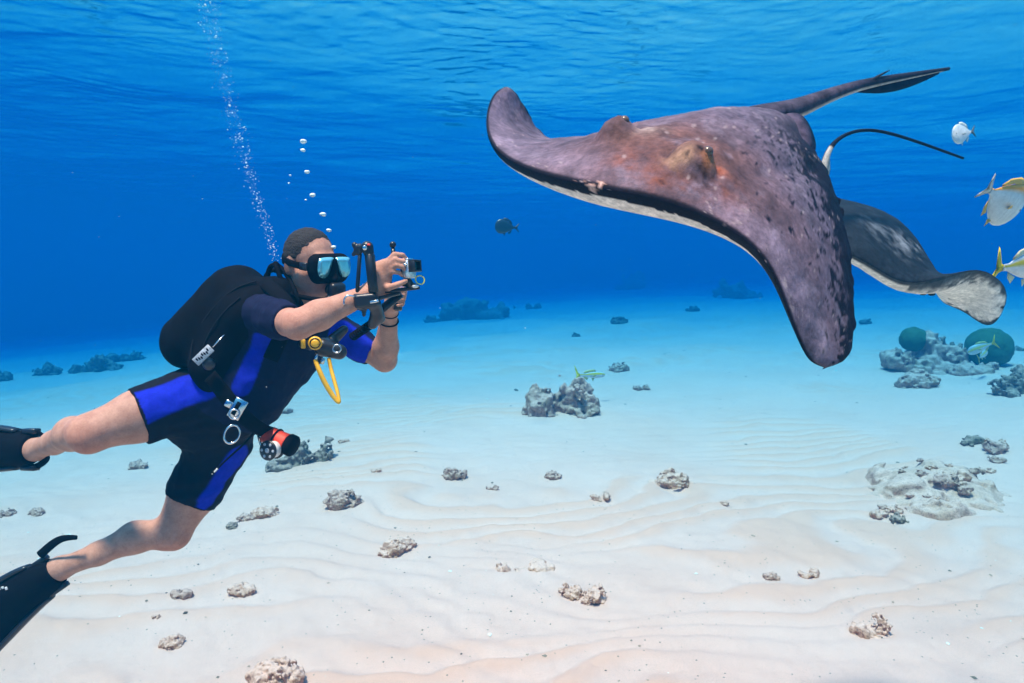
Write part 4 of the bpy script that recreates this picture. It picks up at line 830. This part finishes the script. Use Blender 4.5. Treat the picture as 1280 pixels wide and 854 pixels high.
rock(839, 608, 54, [(0.05, 0, 0.14, 0.40, 0.32, 0.24), (-0.34, 0.08, 0.05, 0.18, 0.2, 0.14)], RKP, 'knobbly tan coral head on the rippled sand below the ray', 17, res=56, amp=0.14)
rock(655, 711, 74, FLAT, RKP, 'flat cracked pale slab barely above the sand', 18, res=56, amp=0.07)
rock(714, 742, 32, ONE, RKP, 'left lobe of a pair of tan stones lying together', 19, amp=0.15)
rock(744, 749, 36, [(0, 0, 0.14, 0.40, 0.36, 0.30)], RKP, 'right lobe of a pair of tan stones lying together', 20, amp=0.17)
rock(345, 856, 70, [(0, 0, 0.16, 0.44, 0.36, 0.32)], RKP, 'large pale rounded stone beneath the diver shadow', 21, res=52, amp=0.09)
rock(1089, 792, 50, [(-0.28, 0, 0.08, 0.18, 0.2, 0.18), (0.0, 0.05, 0.06, 0.2, 0.22, 0.16), (0.26, 0.1, 0.16, 0.16, 0.18, 0.26)], RKP, 'cluster of sandy knobs poking from a ripple', 22, res=48)
rock(172, 585, 24, ONE, RK, 'small grey stone between the two legs of the diver', 23)
rock(47, 643, 20, ONE, RK, 'small dark cube shaped stone beside another at the left', 24); rock(6, 645, 24, TWO, RK, 'low dark double stone above the lower fin', 25)
rock(330, 645, 34, ONE, RKP, 'tan stone in the row behind the diver knee', 26); rock(308, 650, 22, ONE, RK, 'middle grey stone in the row behind the diver knee', 27); rock(290, 659, 16, ONE, RKD, 'smallest dark stone ending the row behind the diver knee', 28)
rock(374, 582, 78, [(-0.25, 0, 0.10, 0.24, 0.2, 0.16), (0.05, 0.05, 0.16, 0.22, 0.2, 0.22), (0.3, 0.1, 0.14, 0.18, 0.2, 0.2)], RKD, 'dark teal coral rock right under the red reel', 29, res=60, amp=0.15)
rock(357, 516, 18, ONE, RK, 'small stone peeking beside the diver belly', 30)
for i, (x, y, w, lb) in enumerate(((690, 598, 22, 'small flat rubble piece in front of the two peaked rock'), (752, 625, 26, 'pair of pebbles on a ripple below the two peaked rock'), (302, 742, 34, 'sand covered rubble under the diver leg'), (226, 745, 26, 'flat crumbly rubble below the bent knee'),
        (215, 806, 30, 'tan chip near the lower fin'), (195, 772, 12, 'single rounded pebble below the diver calf'), (965, 723, 22, 'tan pebble with shadow under the drooping wing'), (1012, 720, 28, 'pale half buried lump under the drooping wing'), (905, 630, 12, 'tiny dark stone past the tan coral head'), (615, 612, 16, 'tiny flat stone right of the rounded grey rock'), (430, 553, 14, 'tiny stone past the red reel'), (470, 590, 12, 'tiny stone between reel and rounded rock'))):
    rock(x, y, w, TWO if i % 2 else ONE, RKP if i % 3 else RK, lb, 40 + i, name='stone', cat='stone', group='loose stones on the sand', res=24)
# reef mound at the right with ball sponges
rock(1160, 462, 100, [(-0.28, 0, 0.10, 0.26, 0.24, 0.18), (0.05, 0.1, 0.22, 0.30, 0.26, 0.22), (0.34, 0.05, 0.14, 0.20, 0.22, 0.22), (-0.02, -0.1, 0.05, 0.35, 0.25, 0.14)], RK, 'broad craggy reef mound carrying the smaller green ball sponge', 61, name='reef_mound', cat='reef', res=76, amp=0.12)
rock(1146, 483, 52, [(0, 0, 0.10, 0.46, 0.36, 0.30)], RK, 'smooth grey rock leaning in front of the reef mound', 62, res=48, amp=0.10)
rock(1218, 464, 56, [(-0.1, 0, 0.05, 0.42, 0.3, 0.2), (0.34, 0.1, 0.05, 0.2, 0.2, 0.16)], RK, 'low rubble under the larger green ball sponge', 63, res=44)
rock(1270, 492, 56, [(-0.2, 0, 0.14, 0.30, 0.26, 0.26), (0.2, 0.1, 0.26, 0.3, 0.3, 0.38)], RKD, 'dark holed rock at the right beside the ripples', 64, res=52, amp=0.15)
rock(1262, 438, 40, FLAT, RKD, 'low dark rubble strip behind the larger green ball sponge', 65)
def sponge(px, py, rpx, d, label, seed):
    c = A3(W(px, py, d)); r = rpx * d / FOC; v, f = nets(lambda p: np.linalg.norm((p - c) * np.array([1, 1, 1.05]), axis=1) - r * (1 + 0.05 * noise3((p - c) * 3 / r, seed) + 0.03 * noise3((p - c) * 12 / r, seed)), c - 1.3 * r, c + 1.3 * r, r / 13, 8)
    o = obj('ball_sponge', mesh_np('ball_sponge', v, f), SPG); return tag(o, label, 'sponge')
SPG = plain('green_sponge', (0.035, 0.10, 0.045), 0.9, vary=0.5, scale=45, bump=1.0)
_, dm = G(1160, 462)
sponge(1142, 424, 16, dm + 0.06, 'smaller dark green ball sponge on top of the reef mound', 71)
_, d2 = G(1236, 458); sponge(1236, 435, 26, d2 + 0.1, 'larger dark green ball sponge behind the yellow tailed fish', 72)
_, d3 = G(1160, 458)
for i, (x, y, h) in enumerate(((1190, 436, 15), (1196, 440, 18), (1201, 444, 16), (1118, 442, 13), (1112, 452, 12), (1168, 424, 10), (1178, 426, 9))):
    b = A3(W(x, y, d3 + 0.02)); hh = h * d3 / FOC; lean = np.array([0.12 * math.sin(i * 2.3), 0, 0]) * hh * 3
    v, f = sweep([b - np.array([0, 0, hh * 0.6]), b, b + lean * 0.6 + np.array([0, 0, hh * 0.35]), b + lean + np.array([0, 0, hh * 0.6])], [hh * 0.22, hh * 0.24, hh * 0.2, hh * 0.08], 10, n=14); v = v + hh * 0.05 * np.stack([noise3(v * 60, 80 + k) for k in range(3)], 1)
    tag(obj('finger_sponge', mesh_np('finger_sponge', v, f), RKD), ('stubby dark finger sponge standing on the right of the reef mound' if x > 1180 else 'stubby dark finger sponge standing on the left of the reef mound' if x < 1130 else 'short dark finger sponge on the crest of the reef mound'), 'sponge', 'finger sponges on the reef mound')
# low sandy rubble mound at the right
def rubble_mound():
    P, d = G(1172, 618); w = 165 * d / FOC; root = thing('rubble_mound', P, 'wide low sandy mound studded with rubble, right of the drooping wing', 'rubble')
    v, f = rock_mesh(P, w, [(0.02, 0.1, -0.06, 0.54, 0.52, 0.19), (-0.25, -0.2, -0.06, 0.34, 0.34, 0.17), (0.22, 0.26, -0.05, 0.32, 0.32, 0.19)], 77, 0.055, 90, 0.03); part('mound', (v, f), RKS, root); 
    spots = [(1118, 640, 16), (1104, 636, 10), (1100, 646, 18), (1122, 652, 18), (1137, 628, 10), (1150, 612, 12), (1163, 604, 12), (1180, 624, 24), (1196, 618, 24), (1204, 628, 18), (1186, 602, 9), (1218, 606, 14), (1236, 590, 12), (1243, 565, 24), (1250, 558, 16), (1246, 578, 16), (1232, 552, 10), (1216, 554, 18), (1209, 556, 14), (1150, 590, 7), (1130, 598, 6), (1158, 632, 8), (1170, 640, 8), (1126, 610, 8)]
    for i, (x, y, wp) in enumerate(spots):
        Q, dd = G(x, y); ww = wp * dd / FOC; zt = Q.z; 
        near = v[np.hypot(v[:, 0] - Q.x, v[:, 1] - Q.y) < 0.04]
        if len(near): zt = max(zt, near[:, 2].max() - 0.01)
        vv, ff = rock_mesh((Q.x, Q.y, zt), ww * 1.25, [ONE[0]] if i % 2 else TWO, 300 + i, 0.16, 18); part('chunk', (vv, ff), (RKD if i in (17, 18, 3) else RK if i % 2 else RKP), root)
rubble_mound()
# far reef patches, almost lost in the blue
for i, (x, y, w, lob, lb) in enumerate(((592, 399, 82, [(-0.33, 0, 0.06, 0.18, 0.2, 0.16), (-0.02, 0.1, 0.12, 0.24, 0.2, 0.24), (0.32, 0, 0.05, 0.2, 0.2, 0.13), (-0.12, 0.1, 0.3, 0.06, 0.08, 0.16)], 'far reef patch of three dark lumps beyond the camera rig'), (541, 403, 22, ONE, 'far small dark lump next to the three lump patch'), (666, 386, 20, TWO, 'far low dark lump right of the three lump patch'), (788, 362, 40, [(0, 0, 0.14, 0.34, 0.3, 0.3), (0.2, 0, 0.2, 0.16, 0.2, 0.3)], 'hazy square reef head at the edge of sight under the raised wing'),
        (916, 372, 46, [(-0.1, 0, 0.14, 0.36, 0.3, 0.26), (0.34, 0, 0.0, 0.3, 0.2, 0.1)], 'hazy reef head left of the drooping wing tip'), (775, 404, 20, ONE, 'far small dark stone below the hazy square reef head'), (866, 389, 16, ONE, 'far tiny stone below the body of the large ray'), (720, 421, 12, ONE, 'far tiny dark stone in front of the hazy square head'), (1082, 405, 16, ONE, 'far stone just right of the drooping wing tip'),
        (122, 464, 42, [(0, 0, 0.2, 0.3, 0.3, 0.34), (0.4, 0, 0.05, 0.3, 0.2, 0.2)], 'far dark reef lump behind the diver, tallest of the row'), (60, 468, 30, ONE, 'far dark reef lump near the upper fin'), (98, 466, 24, ONE, 'far low lump left of the tallest reef lump'), (150, 452, 34, TWO, 'far hazy lump right of the tallest reef lump'), (172, 449, 22, ONE, 'farthest hazy lump toward the vest'), (2, 476, 26, ONE, 'far lump at the end of the reef row'))):
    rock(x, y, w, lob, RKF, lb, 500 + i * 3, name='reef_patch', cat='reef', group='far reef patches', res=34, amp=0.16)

# broken shell and coral crumbs nobody could count
def crumbs():
    rng = np.random.default_rng(7); V, F, Cc = [], [], []; oc = np.array([[1, 0, 0], [-1, 0, 0], [0, 1, 0], [0, -1, 0], [0, 0, 1], [0, 0, -1]], float); of = [(0, 2, 4), (2, 1, 4), (1, 3, 4), (3, 0, 4), (2, 0, 5), (1, 2, 5), (3, 1, 5), (0, 3, 5)]
    n = 1500; th = rng.uniform(-0.72, 0.72, n); r = 3.0 * (7.0 ** rng.uniform(0, 1, n)); keep = noise3(np.stack([r * np.sin(th) * 1.1, r * np.cos(th) * 1.1, 0 * r], -1), 91) + rng.normal(0, 0.35, n) > 0.0; th, r = th[keep], r[keep]
    x, y = r * np.sin(th), r * np.cos(th); z = terrain(x, y); s = 0.0030 * np.exp(rng.normal(0, 0.6, len(x))) * (0.7 + 0.12 * r)
    pal = np.array([[0.12, 0.09, 0.07], [0.30, 0.22, 0.16], [0.85, 0.75, 0.66], [0.5, 0.33, 0.24], [0.2, 0.17, 0.13]])
    for i in range(len(x)):
        q = oc * rng.uniform(0.5, 1.5, (6, 1)) * np.array([1.5, 1.2, 0.6]) * s[i]; a = rng.uniform(0, 6.28); q = q @ np.array([[math.cos(a), -math.sin(a), 0], [math.sin(a), math.cos(a), 0], [0, 0, 1]])
        V.append(q + (x[i], y[i], z[i] + s[i] * 0.2)); F += [tuple(k + 6 * i for k in t) for t in of]; Cc.append(np.tile(pal[rng.integers(5)], (6, 1)))
    me = mesh_np('crumbs', np.concatenate(V), F, False); vcol(me, np.concatenate(Cc)); tag(obj('shell_crumbs', me, skin_mat('crumb', 0.9, 90, 0.3, 0.2, 0.1)), 'scattered shell and coral crumbs on the sand', None, kind='stuff')
crumbs()

# ------------------------------------------------------------------ fish
FISHM = skin_mat('fish_scales', 0.3, 130, 0.14, 0.25, 0.6); FINM = skin_mat('fish_fin', 0.5, 160, 0.25, 0.3, 0.3)
def fish(c, fwd, roll_up, L, deep, wide, paint, tailc, finc, label, cat='fish', group=None, fork=0.5, eye=True, bend=0.0):
    fwd = unit(A3(fwd)); sd = unit(np.cross(fwd, A3(roll_up))); up = np.cross(sd, fwd); c = A3(c)
    def at(x, y, z): return c + fwd * x * L + sd * (y * L + bend * L * (0.5 - x) ** 2 * 0.0 + bend * L * max(0, 0.15 - x) ** 2) + up * z * L
    s = np.linspace(0, 1, 34); h = deep * (np.sin(np.pi * np.clip(s, 0, 1) ** 0.62) ** 0.85) * 0.5; h = np.maximum(h, 0.045 * (s > 0.75)); h[0] = 0.004
    top = h * 1.06; botm = h * 0.94; wd = wide * 0.5 * np.sin(np.pi * s ** 0.55) ** 0.9; wd = np.maximum(wd, 0.012); wd[0] = 0.004
    a = np.linspace(0, 2 * np.pi, 20, endpoint=False); V = []; I = []
    for i in range(34):
        for q in a: V.append(at(0.5 - s[i] * 0.80, math.cos(q) * wd[i], (top[i] if math.sin(q) > 0 else botm[i]) * math.sin(q))); I.append((s[i], math.sin(q)))
    V = np.array(V); I = np.array(I); F = [tuple(q) for q in grid_faces(34, 20)] + [tuple(i * 20 + 19 for i in (0, 0))[:0]]
    F = [q for q in F if q]; 
    for i in range(33): F.append((i * 20 + 19, (i + 1) * 20 + 19, (i + 1) * 20, i * 20))
    F += [tuple(range(20)), tuple(33 * 20 + k for k in range(20))[::-1]]
    root = thing('fish', tuple(c - up * deep * L * 0.5), label, cat, group); me = mesh_np('fish_body', V, F); vcol(me, np.clip(paint(I[:, 0], I[:, 1], V), 0, 1)); obj('body', me, FISHM, root)
    def fn(name, pts, col, th=0.012):
        vv, ff = lens([at(*p) for p in pts], th * L, sd); m = mesh_np(name, vv, ff); vcol(m, np.tile(np.array(col), (len(vv), 1))); obj(name, m, FINM, root)
    e = -0.29
    fn('tail_fin', [(e, 0, 0.03), (e - 0.06, 0, 0.06), (e - 0.17, 0, 0.06 + 0.22 * fork), (e - 0.21, 0, 0.05 + 0.28 * fork), (e - 0.15, 0, 0.09), (e - 0.10, 0, 0.0), (e - 0.15, 0, -0.09), (e - 0.21, 0, -0.05 - 0.28 * fork), (e - 0.17, 0, -0.06 - 0.22 * fork), (e - 0.06, 0, -0.06), (e, 0, -0.03)], tailc)
    fn('dorsal_fin', [(0.22, 0, deep * 0.45), (0.14, 0, deep * 0.5 + 0.07), (0.02, 0, deep * 0.5 + 0.06), (-0.14, 0, deep * 0.34 + 0.06), (-0.20, 0, deep * 0.2 + 0.03), (-0.18, 0, deep * 0.2), (0.0, 0, deep * 0.42)], finc)
    fn('anal_fin', [(-0.04, 0, -deep * 0.36), (-0.08, 0, -deep * 0.36 - 0.08), (-0.17, 0, -deep * 0.25 - 0.04), (-0.20, 0, -deep * 0.15)], finc)
    fn('pelvic_fin', [(0.16, 0.02, -deep * 0.40), (0.10, 0.03, -deep * 0.46 - 0.09), (0.05, 0.02, -deep * 0.44)], finc)
    if eye:
        for sgn in (-1, 1):
            p = at(0.395, sgn * wide * 0.30, deep * 0.09); o = part('eye', ball(p, (0.026 * L,) * 3, 12, 8), WHITE, root); part('pupil', ball(p + sd * sgn * 0.016 * L, (0.016 * L,) * 3, 10, 7), PUPM, o)
            pv = [at(0.2, sgn * wide * 0.47, 0.0), at(0.10, sgn * (wide * 0.5 + 0.03), 0.03), at(0.06, sgn * (wide * 0.5 + 0.04), -0.03), at(0.12, sgn * wide * 0.5, -0.05)]; vv, ff = lens(pv, 0.008 * L, sd); m = mesh_np('pectoral_fin', vv, ff); vcol(m, np.tile(np.array(finc), (len(vv), 1))); obj('pectoral_fin', m, FINM, root)
    return root
def silver(stripe, yel, w0=0.28, w1=0.62, back=(0.42, 0.50, 0.55)):
    def p(s, q, V):
        c = np.tile(np.array([0.72, 0.72, 0.70]), (len(s), 1)); b = sstep(0.2, 0.95, q)[:, None]; c = c * (1 - b) + np.array(back) * b
        if stripe: m = (sstep(w0 - 0.08, w0, q) * sstep(w1 + 0.08, w1, q))[:, None]; c = c * (1 - m) + np.array(yel) * m
        return c * (1 + 0.12 * noise3(V * 160, 3))[:, None]
    return p
YL = (0.72, 0.55, 0.02); OR = (0.75, 0.33, 0.03)
fish(W(1250, 250, 2.75), (0.80, 0.50, -0.33), (-0.1, -0.55, 0.85), 0.30, 0.62, 0.20, silver(True, OR, 0.80, 1.2, (0.55, 0.58, 0.58)), (0.60, 0.58, 0.50), (0.70, 0.45, 0.10), 'deep bodied silver fish with orange back stripe, beside the dark ray', group=None)
fish(W(1205, 167, 3.3), (-0.93, -0.30, -0.22), (-0.1, 0, 1), 0.155, 0.62, 0.17, silver(False, YL, back=(0.5, 0.58, 0.62)), (0.06, 0.08, 0.09), (0.5, 0.55, 0.55), 'small silver fish with dark tail near the tail tips of the rays')
fish(W(1277, 332, 2.7), (0.93, 0.30, 0.10), (0, -0.4, 1), 0.34, 0.40, 0.16, silver(True, YL, 0.30, 0.60), YL, (0.6, 0.6, 0.4), 'silver fish with bright yellow forked tail, below the orange striped fish', fork=0.85)
P4, d4 = G(1230, 470)
fish(W(1228, 434, d4 - 0.45), (-0.85, 0.3, -0.45), (-0.3, -0.2, 1), 0.17 * d4 / 4.2, 0.36, 0.15, silver(True, YL, 0.2, 0.55), YL, (0.6, 0.55, 0.2), 'yellow tailed fish in front of the larger green sponge', fork=0.9)
fish(W(1228, 444, d4 - 0.30), (0.75, 0.5, 0.35), (-0.3, 0.0, 1), 0.13 * d4 / 4.2, 0.36, 0.15, silver(True, YL, 0.2, 0.55), YL, (0.6, 0.55, 0.2), 'smaller yellow tailed fish facing away in front of the larger green sponge', fork=0.9)
P5, d5 = G(715, 500)
fish(W(737, 469, d5 - 0.25), (0.95, 0.28, -0.03), (0, 0, 1), 0.30 * d5 / 6.0, 0.20, 0.12, silver(True, YL, 0.20, 0.62, (0.50, 0.58, 0.58)), YL, (0.62, 0.56, 0.2), 'slender pale goatfish with yellow stripe and tail above the two peaked rock', fork=0.9)
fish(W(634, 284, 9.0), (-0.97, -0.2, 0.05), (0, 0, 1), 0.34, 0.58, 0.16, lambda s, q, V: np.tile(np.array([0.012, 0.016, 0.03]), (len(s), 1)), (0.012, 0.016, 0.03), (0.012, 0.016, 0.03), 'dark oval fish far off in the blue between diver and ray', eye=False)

# ------------------------------------------------------------------ bubbles and drifting specks
def bubble_mat():
    t = NT('air_bubble'); t.base((0.75, 0.88, 0.90)); t.set(Roughness=0.15, Metallic=0.0, Alpha=0.92); return t.m
BUB = bubble_mat()
for i, (x, y, r) in enumerate(((379, 177, 4.2), (379, 188, 3.2), (384, 215, 3.6), (391, 244, 3.8), (404, 268, 4.2), (411, 288, 3.4), (417, 309, 3.6), (363, 219, 1.5), (361, 229, 1.3), (382, 250, 1.5))):
    d = 2.42; rr = r * d / FOC; v, f = ball((0, 0, 0), (rr, rr, rr * 0.62), 16, 10); v = v + rr * 0.16 * np.stack([noise3(v * 90 + i * 7, k) for k in range(3)], 1)
    o = obj('bubble', mesh_np('bubble', v, f), BUB); o.location = W(x, y, d); tag(o, ('topmost large bubble of the chain above the diver head', 'second large bubble from the top of the chain above the diver', 'third large bubble from the top of the chain above the diver', 'middle large bubble of the chain above the diver head', 'third large bubble up from the diver forehead', 'second large bubble up from the diver forehead', 'large bubble touching the diver forehead', 'upper of two tiny bubbles beside the large chain', 'lower of two tiny bubbles beside the large chain', 'tiny bubble just beside the middle large bubble')[i], 'bubble', 'bubbles above the diver')
def stream():
    rng = np.random.default_rng(3); n = 850; t = rng.uniform(0, 1, n); pts = cspline(np.array([(346, 326, 2.55), (322, 250, 2.75), (300, 175, 2.95), (278, 95, 3.2), (262, 10, 3.5), (255, -40, 3.7)]), t * 5)
    pts[:, 0] += rng.normal(0, 1, n) * (3.0 + 6.5 * t); pts[:, 1] += rng.normal(0, 4, n); pts[:, 2] += rng.normal(0, 0.05, n); c = WA(pts); s = 0.00115 * np.exp(rng.normal(0, 0.5, n)) * (1 + 0.4 * t)
    b, bf = ball((0, 0, 0), (1, 1, 0.8), 6, 5); V = (b[None] * s[:, None, None] + c[:, None]).reshape(-1, 3); F = (np.array(bf)[None] + (np.arange(n) * len(b))[:, None, None]).reshape(-1, 4)
    tag(obj('bubble_stream', mesh_np('bubble_stream', V, F), BUB), 'slanting stream of tiny bubbles rising behind the diver to the surface', None, kind='stuff')
    n = 420; p = np.stack([rng.uniform(-4, 4, n), rng.uniform(1.2, 6.5, n), rng.uniform(0.3, 4.2, n)], -1); s = 0.0011 * np.exp(rng.normal(0, 0.5, n))
    V = (b[None] * s[:, None, None] + p[:, None]).reshape(-1, 3); F = (np.array(bf)[None] + (np.arange(n) * len(b))[:, None, None]).reshape(-1, 4)
    tag(obj('floating_specks', mesh_np('floating_specks', V, F), plain('speck', (0.7, 0.68, 0.62), 0.8)), 'pale specks drifting in the water', None, kind='stuff')
stream()
